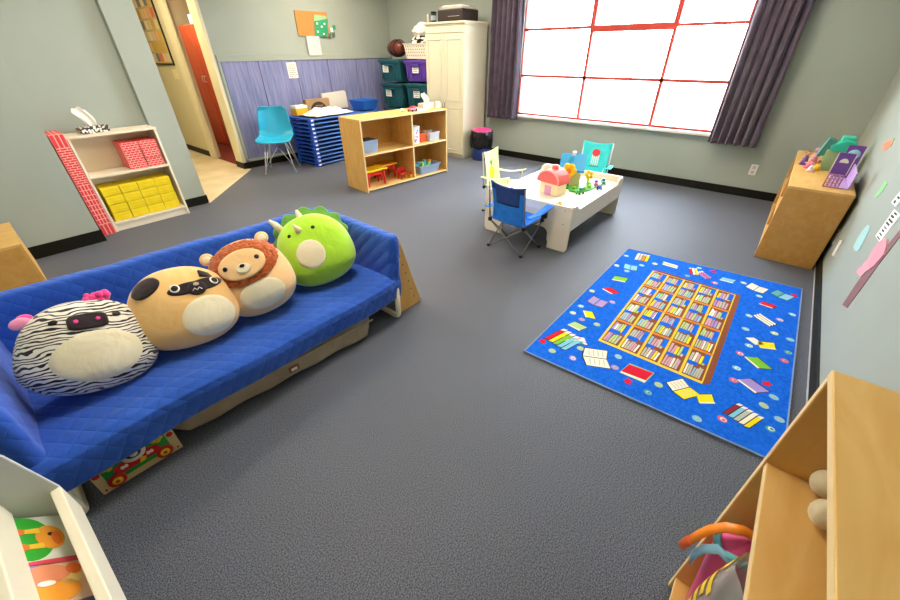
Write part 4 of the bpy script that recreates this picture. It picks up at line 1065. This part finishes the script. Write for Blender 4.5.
# printer and items on wardrobe
dk_ = M('dark_brown_plastic', '#2f2624', .4)
e = E('printer', (5.66, 4.60, WH), 'dark brown printer with a pale top lying on the wardrobe', 'printer')
b = B(); b.bb((-.20, -.26, 0), (.20, .24, .15), dk_, .015); b.out('body', e)
b = B(); b.bb((-.18, -.22, .15), (.18, .22, .185), M('pale_grey_plastic', '#b9b7ad', .4), .01); b.bb((-.17, -.2, .185), (.05, .16, .20), white, .006); b.out('lid', e)
b = B(); b.bb((-.205, -.2, .06), (-.2, .02, .065), M('pale_grey_plastic', '#b9b7ad')); b.out('paper_slot', e)
e = E('jar', (5.52, 4.97, WH), 'small dark jar with pale label at the left front of the wardrobe top', 'jar')
b = B(); b.cyl((0, 0, 0), (0, 0, .12), .045, M('slate_jar', '#34444f', .35)); b.out('body', e)
b = B(); b.cyl((0, 0, .12), (0, 0, .14), .048, black); b.out('lid', e)
b = B(); b.cyl((0, 0, .03), (0, 0, .09), .0465, M('pale_label', '#aebbc2', .6), caps=False); b.out('label_band', e)
b = B(); b.bb((-.04, -.02, 0), (.04, .02, .11), M('pale_grey_plastic', '#b9b7ad'), .004); o = b.out('small_carton'); o.location = (5.50, 5.045, WH); tag(o, 'thin pale carton at the outer left corner of the wardrobe top', 'carton')

# trash can
e = E('trash_can', (5.62, 4.02, 0), 'blue trash can with a black liner and pink lid beside the wardrobe', 'trash can')
b = B(); b.cyl((0, 0, 0), (0, 0, .42), .14, M('trash_blue', '#3b55a8', .4), r2=.17, n=28); b.out('can', e)
blk = vary(M('black_liner', '#141317', .22), '#0f0f12', '#242329', 9, bump=.6, dist=.03)
b = B(); b.grid(48, 14, lambda u, t: ((.175+.020*math.sin(t*PI)+.008*math.sin(u*2*PI*9+t*3))*math.cos(u*2*PI), (.175+.020*math.sin(t*PI)+.008*math.sin(u*2*PI*9+t*3))*math.sin(u*2*PI), .20+.27*t+.012*math.sin(u*2*PI*5)*(1-t)), blk, wrap=True); b.out('liner', e, solid=.003)
b = B(); b.cyl((0, 0, .455), (0, 0, .48), .172, M('pink_lid', '#f2357c', .4), r2=.155, n=32); b.sph((0, 0, .48), (.15, .15, .03), M('pink_lid', '#f2357c'), 28); b.out('lid', e)

# ------------------------------------------------------------------ play table
TX0, TX1, TY0, TY1, TH = 3.13, 4.42, 1.22, 2.16, .435
tw = M('table_cream', '#e9e1cd', .35); twi = M('table_white_top', '#f3f0e8', .3)
e = E('play_table', (TX0, TY0, 0), 'cream wooden train play table with raised sides in the middle of the room', 'play table')
Lx, Ly = TX1-TX0, TY1-TY0
def arc(cx, cz, r, a0, a1, n=6): return [(cx+r*math.cos(R(a0+(a1-a0)*i/n)), cz+r*math.sin(R(a0+(a1-a0)*i/n))) for i in range(n+1)]
endp = [(0.02, 0), (.205, 0)] + arc(.23, .05, .03, 225, 135, 4)[1:] + [(.215, .10)] + arc(.275, .135, .06, 180, 90, 6) + arc(Ly-.275, .135, .06, 90, 0, 6) + [(Ly-.215, .10), (Ly-.205, 0), (Ly-.02, 0), (Ly, .03), (Ly, TH-.025), (Ly-.02, TH), (.02, TH), (0, TH-.025), (0, .03)]
for x in (0, Lx-.022):
    b = B(); b.prism(endp, 0, x, x+.022, tw, bev=.003); b.out('end_panel', e)
side = [(.022, .21), (Lx-.022, .21), (Lx-.022, TH), (Lx-.10, TH)] + [(Lx-.10-.06*t, TH-.05*(1-math.cos(t*PI))/2) for t in (.2, .4, .6, .8, 1)] + [(.10+.06*t, TH-.05*(1-math.cos(t*PI))/2) for t in (1, .8, .6, .4, .2)] + [(.10, TH), (.022, TH)]
for y in (0, Ly-.022):
    b = B(); b.prism(side, 1, y, y+.022, tw, bev=.003); b.out('side_rail', e)
b = B(); b.bb((.022, .022, .355), (Lx-.022, Ly-.022, .37), twi); b.out('tabletop', e)
b = B()
for y in (.07, Ly-.07):
    for z in (.27, .40): b.cyl((-.002, y, z), (0, y, z), .006, M('screw_cap', '#9c9480', .4), n=10)
b.out('screw_cap', e)
b = B(); b.bb((-.004, .32, .36), (-.001, .50, .39), white, .001); b.out('name_plate', e)
TZ = .371
# red-roofed round playhouse
e = E('toy_house', (3.60, 1.66, TZ), 'toy house with a domed pink-red roof on the near part of the play table', 'toy house', R(-10)); e.scale = (1.3, 1.3, 1.3)
cy_ = M('toy_cream', '#f3e2b4', .45); rdx = M('toy_coral', '#ee6d68', .45)
b = B(); b.bb((-.06, -.085, 0), (.06, .085, .10), cy_, .006); b.bb((-.063, -.03, 0), (-.058, .03, .07), M('toy_pink_door', '#d99ac0', .45)); b.out('walls', e)
b = B(); b.prism([(-.10, .09)]+[(-.105*math.cos(a*PI/14), .09+.10*math.sin(a*PI/14)) for a in range(15)]+[(.10, .09)], 0, -.075, .07, rdx, bev=.006)
b.cyl((0, 0, .17), (0, 0, .215), .03, rdx, r2=.022); b.tube([(-.078, .10*math.cos(a), .10+.085*math.sin(a)) for a in [i*PI/10 for i in range(11)]], .006, M('toy_rose', '#f7b0a8', .4), 8); b.out('roof', e)
# blue-roofed house
e = E('toy_house', (4.06, 1.68, TZ), 'taller toy house with a blue pitched roof in the middle of the play table', 'toy house', R(-68)); e.scale = (1.3, 1.25, 1.3)
b = B(); b.bb((-.08, -.10, 0), (.08, .10, .14), cy_, .005); b.prism([(-.10, .14), (.10, .14), (0, .22)], 0, -.078, .078, cy_)
for y in (-.05, .05): b.bb((-.084, y-.02, .05), (-.079, y+.02, .10), PC['yel'])
b.out('walls', e)
bl = M('toy_blue_roof', '#2e9ad0', .45)
b = B()
for s_ in (-1, 1): b.prism([(s_*.0, .235), (s_*.0, .222), (s_*.13, .115), (s_*.13, .13)], 0, -.10, .10, bl, bev=.001)
b.out('roof', e)
b = B(); b.box((0.0, -.045, .245), (.03, .03, .03), PC['wh'], .004); b.out('chimney', e)
e = E('toy_flower', (3.86, 1.62, TZ), 'tall yellow toy flower with a green stem between the two toy houses', 'toy flower'); e.scale = (1.3, 1.3, 1.2)
b = B(); b.bb((-.012, -.012, 0), (.012, .012, .13), PC['grn'], .003); b.bb((-.04, -.03, 0), (.04, .03, .015), PC['grn'], .004); b.out('stem', e)
b = B()
for k in range(6): a = k*PI/3; b.sph((-.005, .038*math.cos(a), .15+.038*math.sin(a)), (.016, .026, .026), PC['yel'], 14)
b.sph((-.012, 0, .15), (.016, .024, .024), PC['org'], 14); b.out('petals', e)
e = E('toy_flower', (4.12, 1.50, TZ), 'smaller yellow toy flower right of the blue-roofed toy house', 'toy flower')
b = B(); b.bb((-.01, -.01, 0), (.01, .01, .08), PC['lim'], .003); b.out('stem', e)
b = B()
for k in range(5): a = k*PI*2/5; b.sph((-.005, .03*math.cos(a), .10+.03*math.sin(a)), (.014, .02, .02), PC['yel'], 12)
b.out('petals', e)
b = B(); b.prism(ell(0, 0, .20, .10, 30), 2, 0, .014, PC['grn'], bev=.003)
for x, y in ((-.12, .02), (-.05, -.06), (.05, -.05), (.12, 0)): b.sph((x, y, .025), (.025, .02, .02), PC['lim'], 10)
o = b.out('toy_ground_piece'); o.location = (3.94, 1.48, TZ); o.rotation_euler = (0, 0, -.2); tag(o, 'green toy landscape piece lying at the foot of the toy houses', 'toy')
def car(x, y, c, c2, label, rz):
    e = E('toy_train_car', (x, y, TZ), label, 'toy train', rz)
    b = B(); b.box((0, 0, .028), (.085, .035, .028), PC[c], .005); b.out('body', e)
    b = B(); b.box((.01, 0, .052), (.04, .03, .022), PC[c2], .005); b.out('cab', e)
    for sx in (-1, 1):
        for sy in (-1, 1):
            b = B(); b.cyl((sx*.027, sy*.014, .011), (sx*.027, sy*.022, .011), .011, black, n=12); b.out('wheel', e)
car(4.10, 1.40, 'pink', 'pur', 'pink and purple toy train car behind the green toy piece', .4)
car(4.02, 1.33, 'blu', 'wh', 'blue and white toy train car near the right rail of the play table', .5)
car(4.20, 1.36, 'grn', 'blu', 'green and blue toy train car nearest the far end of the play table', .6)
car(3.74, 1.42, 'grn', 'teal', 'green and teal toy train car in front of the yellow flower', -.3)
b = B(); b.prism([((.035 if k % 2 else .014)*math.cos(k*PI/5), (.035 if k % 2 else .014)*math.sin(k*PI/5)) for k in range(10)], 2, 0, .014, PC['yel'], bev=.002); b.cyl((0, 0, .014), (0, 0, .024), .01, PC['org'], n=12)
o = b.out('toy_star'); o.location = (3.33, 1.44, TZ); tag(o, 'flat yellow toy star at the near right corner of the play table', 'toy')
for k, (x, y) in enumerate(((3.26, 1.92), (3.34, 1.97), (3.24, 1.86), (3.40, 2.02))):
    e = E('toy_figure', (x, y, TZ), 'tiny grey toy figure on the near left part of the table, %s' % ['second from the front', 'third from the front', 'nearest the front', 'furthest back'][k], 'toy', group='tiny grey toy figures')
    b = B(); b.cyl((0, 0, 0), (0, 0, .025), .012, M('toy_grey', '#8a8d92', .4), r2=.007, n=12); b.out('body', e)
    b = B(); b.sph((0, 0, .032), .010, M('toy_grey', '#8a8d92'), 12); b.out('head', e)

# ------------------------------------------------------------------ children's camp chairs
def camp(name, loc, rz, cm, cm2, label, bw_=.36, deco=None, h=.63, cup=True, frame=None):
    """front is local +x; origin below the rear feet centre"""
    fr = frame or M('grey_tube', '#7f8286', .35, metal=.6); e = E(name, loc, label, 'camp chair', rz); s = h/.63; hw = bw_/2
    # backrest cloth
    def bk_(u, t):
        a = (u-.5)*2
        w = hw*(1-.10*math.sin(t*PI)) ; return (-.055*(t)*s+.02 + .03*(a*a)*.6, a*w, (.27+.36*t)*s - .012*(1-a*a)*t + (.012*a*a if t > .9 else 0))
    b = B(); b.grid(20, 18, bk_, cm); o = b.out('backrest', e, solid=.004)
    b = B(); b.grid(16, 8, lambda u, t: Vector(bk_(.14+.72*u, .52+.48*t))+Vector((-.004, 0, 0)), cm2); b.grid(10, 3, lambda u, t: Vector(bk_(u, .86+.14*t))+Vector((-.0035, 0, 0)), cm2); b.out('rear_pocket', e, solid=.003)
    if deco: deco(e, bk_)
    def se(u, t):
        a = (u-.5)*2; return (.01+.30*t, a*(hw-.0+.01*t), (.285+.02*t-.04*math.sin(t*PI)*(1-a*a))*s+.01*a*a)
    b = B(); b.grid(14, 14, se, cm); b.out('seat', e, solid=.005)
    for sy in (-1, 1):
        b = B(); b.grid(14, 6, lambda u, t: (-.02+.34*u, sy*(hw+.015+(t)*.065*(.7+.5*u)), (.39+.035*u-.02*math.sin(u*PI))*s), cm); o = b.out('armrest', e, solid=.006)
        if cup and sy < 0:
            b = B(); b.cyl((.24, sy*(hw+.05), .33*s), (.24, sy*(hw+.05), .40*s), .028, black, n=18); b.out('cup_holder', e)
        b = B(); b.tube([(0.0, sy*hw, .26*s), (-.035, sy*hw, .63*s)], .007, fr, 8); b.out('back_post', e)
        b = B(); b.tube([(.30, sy*hw, .28*s), (.30, sy*(hw+.03), .42*s)], .006, fr, 8); b.out('arm_post', e)
        for fx in (0, .30):
            b = B(); b.box((fx, sy*hw, .275*s), (.03, .03, .035), black, .006); b.out('joint', e)
    H1 = .27*s
    segs = [((0, -hw, H1), (0.01, .06, .01)), ((0, hw, H1), (.01, -.06, .01)),
            ((.30, -hw, H1), (.30, hw, .012)), ((.30, hw, H1), (.30, -hw, .012)),
            ((0, -hw, H1), (.30, -hw, .012)), ((.30, -hw, H1), (.0, -hw, .012)), ((0, hw, H1), (.30, hw, .012)), ((.30, hw, H1), (.0, hw, .012)), ((0, -hw, H1), (0, hw, .012)), ((0, hw, H1), (0, -hw, .012))][2:]
    for p, q in segs:
        b = B(); b.tube([p, q], .0065, fr, 8); b.out('leg', e)
    for fx in (0, .30):
        for sy in (-1, 1):
            b = B(); b.box((fx, sy*hw, .01), (.03, .03, .02), black, .005); b.out('foot', e)
    return e
cb = vary(M('camp_blue', '#1f7ae0', .75), '#1b70d4', '#2a86ee', 14); cn = vary(M('camp_navy', '#223f86', .8), '#1d3878', '#2a4894', 14)
camp('camp_chair', (2.80, 1.69, 0), R(-4), cb, cn, 'blue folding child camp chair at the near end of the play table', .38, h=.635)
def pine(e, bk_):
    y_ = M('print_yellow', '#f5d90c', .8); g = M('print_green', '#63a870', .8)
    b = B(); b.grid(20, 8, lambda u, t: Vector(bk_(.5+.17*t*math.cos(u*2*PI), .34+.24*t*math.sin(u*2*PI)))+Vector((.005, 0, 0)), y_, wrap=True)
    for k in range(5):
        b.grid(1, 4, lambda u, t: Vector(bk_(.5+(k-2)*.05*t*1.5+(u-.5)*.06*(1-t), .58+.22*t))+Vector((.006, 0, 0)), g)
    b.out('pineapple_print', e, solid=.001)
pal = vary(M('camp_pale_lime', '#dfe8a8', .8), '#d6e49a', '#eaf0c0', 10)
camp('camp_chair', (3.72, 2.50, 0), R(-84), pal, M('camp_pale_cream', '#e8ecc0', .8), 'pale lime camp chair with a pineapple print left of the play table', .33, pine, .66, cup=False, frame=M('cream_tube', '#d9d3b4', .4))
def pop(e, bk_):
    r_ = M('print_red', '#e8404a', .8); w_ = M('print_white', '#f2f4f2', .8)
    b = B(); b.grid(16, 8, lambda u, t: Vector(bk_(.5+.15*t*math.cos(u*2*PI), .70+.12*t*math.sin(u*2*PI)))+Vector((.006, 0, 0)), r_, wrap=True)
    for k in range(4): b.grid(2, 4, lambda u, t: Vector(bk_(.37+k*.075+.045*u, .28+.36*t))+Vector((.005, 0, 0)), w_)
    b.grid(4, 1, lambda u, t: Vector(bk_(.33+.36*u, .24+.02*t))+Vector((.005, 0, 0)), M('print_navy', '#3c6a88', .8))
    b.out('popsicle_print', e, solid=.001)
tea = vary(M('camp_teal', '#3fcfd2', .8), '#38c4c8', '#4cdadc', 10); 
camp('camp_chair', (4.92, 1.76, 0), R(180+4), tea, M('camp_teal_dark', '#39b8bd', .8), 'teal camp chair with a popsicle print at the far end of the play table', .36, pop, .645, cup=False, frame=M('pale_tube', '#c8dcdc', .4))

# ------------------------------------------------------------------ low shelf in the far right corner
e = shelf_unit('low_shelf', (5.86, -.15, 0), PI, 1.69, .415, .65, [.03, .33], [.85], 'low birch shelf in the far right corner carrying a toy castle', mback=maple, mside=maple)
# toy castle
lil = M('castle_purple', '#7a4fa8', .45); lil2 = M('castle_lilac', '#b79ad0', .45); tq = M('castle_turquoise', '#37c2a6', .45); rose = M('castle_rose', '#c98aa8', .5)
e = E('toy_castle', (4.32, -.41, .652), 'purple and turquoise toy castle playset on the low corner shelf', 'toy castle', 0); e.scale = (1, .9, .88)
cc_ = M('castle_cream', '#efe3d0', .5)
b = B(); b.bb((-.01, -.055, 0), (.005, -.045, .12), rose); b.bb((-.01, .045, 0), (.005, .055, .12), rose); b.bb((-.01, -.005, 0), (.005, .005, .12), rose)
for k in range(4): b.bb((-.01, -.055, .0+.036*k), (.005, .055, .008+.036*k), rose)
for k in range(3): b.box((-.004, -.025, .022+.036*k), (.008, .02, .02), lil2); b.box((-.004, .025, .022+.036*k), (.008, .02, .02), lil2)
b.out('lattice_base', e)
b = B(); b.prism([(-.06, .12), (.06, .12), (.06, .30), (-.06, .30)], 0, -.012, .006, lil, bev=.002)
b.prism([(-.03, .22)]+[(-.03*math.cos(a*PI/10), .22+.035*math.sin(a*PI/10)) for a in range(11)]+[(.03, .22)], 0, -.015, -.012, cc_)
for y in (-.057, .057): b.bb((-.014, y-.003, .12), (-.012, y+.003, .30), cc_)
b.out('front_wall', e)
b = B(); b.prism([(-.14, .0), (-.02, .0), (-.02, .30), (-.14, .30)], 0, .40, .415, lil, bev=.002); b.cyl((.397, -.08, .22), (.40, -.08, .22), .045, M('castle_window', '#8fc0d8', .4)); b.cyl((.393, -.08, .19), (.397, -.08, .19), .026, cc_); b.out('rear_wall', e)
b = B(); b.bb((.006, -.13, 0), (.40, -.12, .14), lil2); b.out('side_wall', e)
b = B(); b.bb((.62, -.10, 0), (.86, .10, .20), M('castle_sage', '#9fbf8a', .5), .004); b.out('tower', e)
b = B(); b.prism([(-.10, .19), (-.06, .18), (.08, .20), (.09, .24), (.0, .30), (-.09, .29)], 0, .60, .78, tq, bev=.006); b.bb((.64, -.07, .28), (.74, .03, .33), tq, .01); b.prism([(.10, .14), (.16, .12), (.12, .30), (.06, .28)], 0, .64, .80, M('castle_dark_teal', '#4d8f86', .5)); b.out('tower_roof', e)
b = B(); b.bb((0, -.13, -.0005), (.86, .0, .006), lil2); b.out('base_plate', e)
for k, (x, y, c, hgt_, lab) in enumerate([(4.95, -.25, 'pink', .10, 'pink toy figure left of the toy castle on the corner shelf'), (5.10, -.21, 'pur', .13, 'purple toy figure at the far left of the toy castle'), (4.82, -.27, 'wh', .08, 'white toy figure in front of the toy castle'), (4.90, -.31, 'yel', .09, 'yellow toy figure close to the castle wall'), (5.22, -.28, 'pink', .14, 'taller pink toy figure behind the others by the castle tower')]):
    e = E('toy_doll', (x, y, .652), lab, 'toy figure', k*.7, group='toy figures beside the castle')
    b = B(); b.cyl((0, 0, 0), (0, 0, hgt_*.65), .034, PC[c], r2=.012, n=18); b.out('dress', e)
    b = B(); b.tube([(0, -.035, hgt_*.45), (0, 0, hgt_*.58), (0, .035, hgt_*.45)], .006, M('toy_skin', '#e8bfa0', .5), 8); b.out('arms', e)
    b = B(); b.sph((0, 0, hgt_*.8), hgt_*.17, M('toy_skin', '#e8bfa0'), 14); b.out('head', e)
    b = B(); b.sph((.006, 0, hgt_*.86), (hgt_*.18, hgt_*.19, hgt_*.16), M('toy_hair', '#a0653c', .6) if k % 2 else rose, 12); b.out('hair', e)

# ------------------------------------------------------------------ stickers on the right wall
def sticker(name, pts, mat, label, cat='wall sticker', th=.003, extra=None):
    b = B(); b.prism(pts, 1, RY, RY+th, mat)
    if extra: extra(b)
    return tag(b.out(name), label, cat)
brs = M('sticker_brown', '#8c6468', .7); pks = M('sticker_pink', '#e6a9b4', .7)
sticker('branch_sticker', [(2.873, .337), (2.76, .376), (2.751, .502), (2.749, .653), (2.726, .825), (2.70, 1.02), (2.76, 1.03), (2.793, .838), (2.821, .74), (2.86, .611), (2.89, .48)], brs, 'long brown paper branch running up the right wall')
sticker('blossom_sticker', [(3.023, .491), (2.95, .505), (2.88, .52), (2.86, .56), (2.83, .60), (2.86, .63), (2.93, .65), (3.0, .64), (2.97, .60), (2.99, .575), (3.0, .54), (3.03, .52)], pks, 'lower pale pink paper blossom overlapping the brown branch', th=.006)
sticker('blossom_sticker', [(2.90, .60), (2.82, .59), (2.78, .64), (2.756, .711), (2.796, .736), (2.875, .755), (2.93, .74), (2.976, .70), (2.99, .65), (2.95, .63)], M('sticker_pink_bright', '#ec9fb0', .7), 'upper deeper pink paper blossom overlapping the brown branch', th=.008)
def card(q, label, n, seed):
    A1, A2, A3, A4 = [Vector(v) for v in q]; rr = random.Random(seed)
    def ex(b):
        for k in range(n):
            f0 = (k+.25)/n; f1 = (k+.25+rr.uniform(.3, .55))/n; a, c = rr.uniform(.15, .3), rr.uniform(.6, .85)
            def pt(f, g): return tuple((A1.lerp(A4, f)).lerp(A2.lerp(A3, f), g))
            b.prism([pt(f0, a), pt(f1, a), pt(f1, c), pt(f0, c)], 1, RY+.003, RY+.0035, M('ink_dark', '#3a3a3c', .8))
    return sticker('word_card', q, paper, label, 'word card', extra=ex)
card([(3.138, .683), (2.98, .70), (2.951, .867), (3.127, .848)], 'white word card just above the pink paper blossom on the right wall', 8, 1)
card([(3.275, .848), (3.135, .859), (3.12, .95), (3.24, .94)], 'white word card above and beyond the lower word card on the right wall', 3, 2)
card([(3.30, 1.0), (3.16, 1.01), (3.15, 1.09), (3.28, 1.08)], 'highest white word card at the right edge of the wall', 3, 3)
card([(4.286, .222), (4.157, .252), (4.207, .371), (4.328, .341)], 'thin white strip low on the right wall, closer to the corner shelf', 0, 4)
card([(3.976, .234), (3.865, .261), (3.899, .378), (4.003, .351)], 'thin white strip low on the right wall, further from the corner shelf', 0, 5)
sticker('feather_sticker', [(3.48, .489), (3.383, .495), (3.294, .526), (3.31, .576), (3.353, .64), (3.408, .658), (3.479, .642), (3.512, .595), (3.507, .53)], M('sticker_aqua', '#a9d6d2', .7), 'pale aqua paper feather on the right wall')
sticker('leaf_sticker', [(3.783, .752), (3.712, .761), (3.651, .809), (3.655, .869), (3.757, .865), (3.764, .813)], M('sticker_green', '#8fcf8a', .7), 'green paper leaf on the right wall beside the low shelf')
sticker('leaf_sticker', [(4.535, .94), (4.377, .949), (4.25, 1.002), (4.271, 1.036), (4.36, 1.032), (4.546, .983)], M('sticker_orange', '#ee8a66', .7), 'orange paper leaf high on the right wall above the toy castle')
sticker('dot_sticker', [(4.3+.02*math.cos(a), 1.03+.02*math.sin(a)) for a in [i*PI/6 for i in range(12)]], M('sticker_green', '#8fcf8a'), 'small round green sticker at the far right of the wall')

# ------------------------------------------------------------------ foreground shelf, bottom right
e = shelf_unit('tall_open_shelf', (.93, -.24, 0), PI, 1.5, .35, 1.05, [.06, .735], [], 'tall birch open shelf in the right foreground against the right wall', mback=maple)
# plush feet on the middle shelf
fpl = plushmat('beige_plush', '#d6c8a4', '#e2d6b6')
e = E('plush_toy', (.86, -.435, .757), 'beige plush toy lying on the middle board of the foreground shelf', 'plush toy'); e.scale = (.85, .85, .85)
b = B(); b.sph((-.01, -.03, .075), (.11, .10, .075), fpl, 24); b.out('body', e)
for x, z in ((.025, .05), (-.075, .045)):
    b = B(); b.tube([(x, .0, .06), (x, .06, .05), (x+.005, .10, .045)], .03, fpl, 16, rs=[.034, .034, .03]); b.sph((x+.005, .115, .045), (.034, .032, .038), fpl, 18); b.out('foot', e)
b = B(); b.sph((.0, -.09, .10), (.075, .05, .06), fpl, 18); b.out('head', e)
# pink backpack on bottom shelf
pkm = M('pink_vinyl', '#e8558f', .3); cyp = M('aqua_piping', '#6fc3d2', .4); orm = M('orange_strap', '#f08a22', .5); bls = M('light_blue_strap', '#8ac4e4', .5)
e = E('toddler_bag', (.85, -.375, .082), 'pink vinyl bag with aqua piping and an orange strap hanging out of the foreground shelf', 'bag', R(0)); e.scale = (1, 1, 1.2)
def pb(u, t):
    a = u*2*PI; cs, sn = math.cos(a), math.sin(a)
    s_ = (1-.25*t)*(1-.9*max(0, t-.9)/.1*.9)
    return (math.copysign(abs(cs)**.6, cs)*.055*s_, math.copysign(abs(sn)**.6, sn)*.095*s_+.07*t, .37*t+.006*math.sin(a*5+t*6))
b = B(); b.grid(40, 24, pb, pkm, wrap=True); bmesh.ops.holes_fill(b.bm, edges=[q for q in b.bm.edges if q.is_boundary]); b.out('bag_body', e)
b = B(); b.tube([Vector(pb(k/30, .88))*1.0+Vector((0, 0, .008)) for k in range(30)], .010, cyp, 8, closed=True); b.tube([Vector(pb(.02+k*.0, .02+.86*k/14))+Vector((.004, .004, 0)) for k in range(15)], .007, cyp, 8); b.out('piping', e)
def ribbon(bb_, pts, wv_, mat, th=.004):
    P_ = [Vector(p) for p in pts]
    w_ = Vector(wv_)
    bb_.grid(len(P_)-1, 1, lambda u, t: P_[min(int(round(u*(len(P_)-1))), len(P_)-1)]+w_*(t-.5), mat)
b = B(); ribbon(b, [(.02, .05, .375), (.0, .10, .395), (-.01, .135, .385), (-.015, .16, .35), (-.015, .172, .31), (-.01, .178, .27)], (.026, .006, .0), orm); b.out('strap', e, solid=.005)
b = B(); b.tube([(-.01, .178, .275), (-.008, .182, .25), (-.005, .184, .23)], .012, M('orange_tip', '#e0683a', .5), 10); b.out('strap_tip', e)
b = B(); ribbon(b, [(-.05, .09, .33), (-.045, .13, .34), (-.035, .15, .30), (-.02, .155, .24), (-.01, .15, .20)], (.018, .008, .01), bls); b.out('webbing', e, solid=.005)
# clear bag with yellow print
cl = M('clear_vinyl', '#e6eef0', .08, alpha=.42, spec=.8)
e = E('clear_bag', (.695, -.335, .082), 'clear plastic bag with a yellow cartoon print in front of the pink bag', 'bag')
def cbg(u, t):
    a = u*2*PI; cs, sn = math.cos(a), math.sin(a); k = (1-.5*max(0, t-.6)**1.5)
    return (math.copysign(abs(cs)**.8, cs)*.085*k+.010*math.sin(a*6+t*9), math.copysign(abs(sn)**.8, sn)*.088*k+.008*math.sin(a*5), .55*t+.02*math.sin(a*2)*t)
b = B(); b.grid(48, 30, cbg, cl, wrap=True); b.out('bag_film', e, smooth=True)
pr = M('print_gold', '#f1cd3c', .5); pb2 = M('print_brown', '#8a5a30', .5)
b = B()
def on(u0, v0, du, dv, m_): b.grid(6, 3, lambda u, t: Vector(cbg(u0+du*u, v0+dv*t))*1.0+Vector(((cbg(u0+du*u, .4)[0])*.03, (cbg(u0+du*u, .4)[1])*.03, 0)), m_)
for k in range(4): on(.17+.012*(k % 2), .50+.085*k, .09, .05, pr)
on(.15, .50, .03, .30, pr); on(.10, .84, .12, .08, pr); on(.12, .88, .02, .03, toyk); on(.17, .88, .02, .03, toyk)
for k in range(3): on(.28, .52+.08*k, .03, .03, pb2)
b.out('cartoon_print', e)
b = B(); b.sph((0, -.02, .16), (.07, .06, .12), M('bag_inside_mauve', '#a8526c', .6), 18); b.sph((.03, .01, .30), (.05, .05, .06), M('bag_inside_dark', '#4b5560', .6), 16); b.out('contents', e)

# ------------------------------------------------------------------ light and camera
wd = bpy.data.worlds.new('sky'); C.world = wd; wd.use_nodes = True
bg = wd.node_tree.nodes['Background']; bg.inputs[0].default_value = (.80, .90, 1, 1); bg.inputs[1].default_value = 10.0
# outside daylight comes in from the sky alone; a pale yard reflects it
b = B(); b.bb((WX+.6, -30, -.4), (60, 30, -.3), M('pale_concrete_yard', '#d8d6d0', .9)); st(b.out('ground'))

cam = bpy.data.cameras.new('camera'); co = bpy.data.objects.new('camera', cam); C.collection.objects.link(co)
yaw, pit, rol, f_ = 7.03435834e-01, 5.88606577e-01, -8.82919247e-03, 373.31
fw = Vector((math.cos(yaw)*math.cos(pit), math.sin(yaw)*math.cos(pit), -math.sin(pit)))
rt = Vector((math.sin(yaw), -math.cos(yaw), 0)); up = rt.cross(fw)
r2_ = rt*math.cos(rol)+up*math.sin(rol); u2_ = -rt*math.sin(rol)+up*math.cos(rol)
co.matrix_world = Matrix(((r2_.x, u2_.x, -fw.x, 0), (r2_.y, u2_.y, -fw.y, 0), (r2_.z, u2_.z, -fw.z, 1.6), (0, 0, 0, 1)))
cam.sensor_width = 36; cam.lens = f_/900*36; cam.clip_start = .02
C.camera = co
vs = C.view_settings; vs.view_transform = 'Standard'; vs.look = 'None'; vs.gamma = 1; vs.exposure = 1.0; vs.use_curve_mapping = False
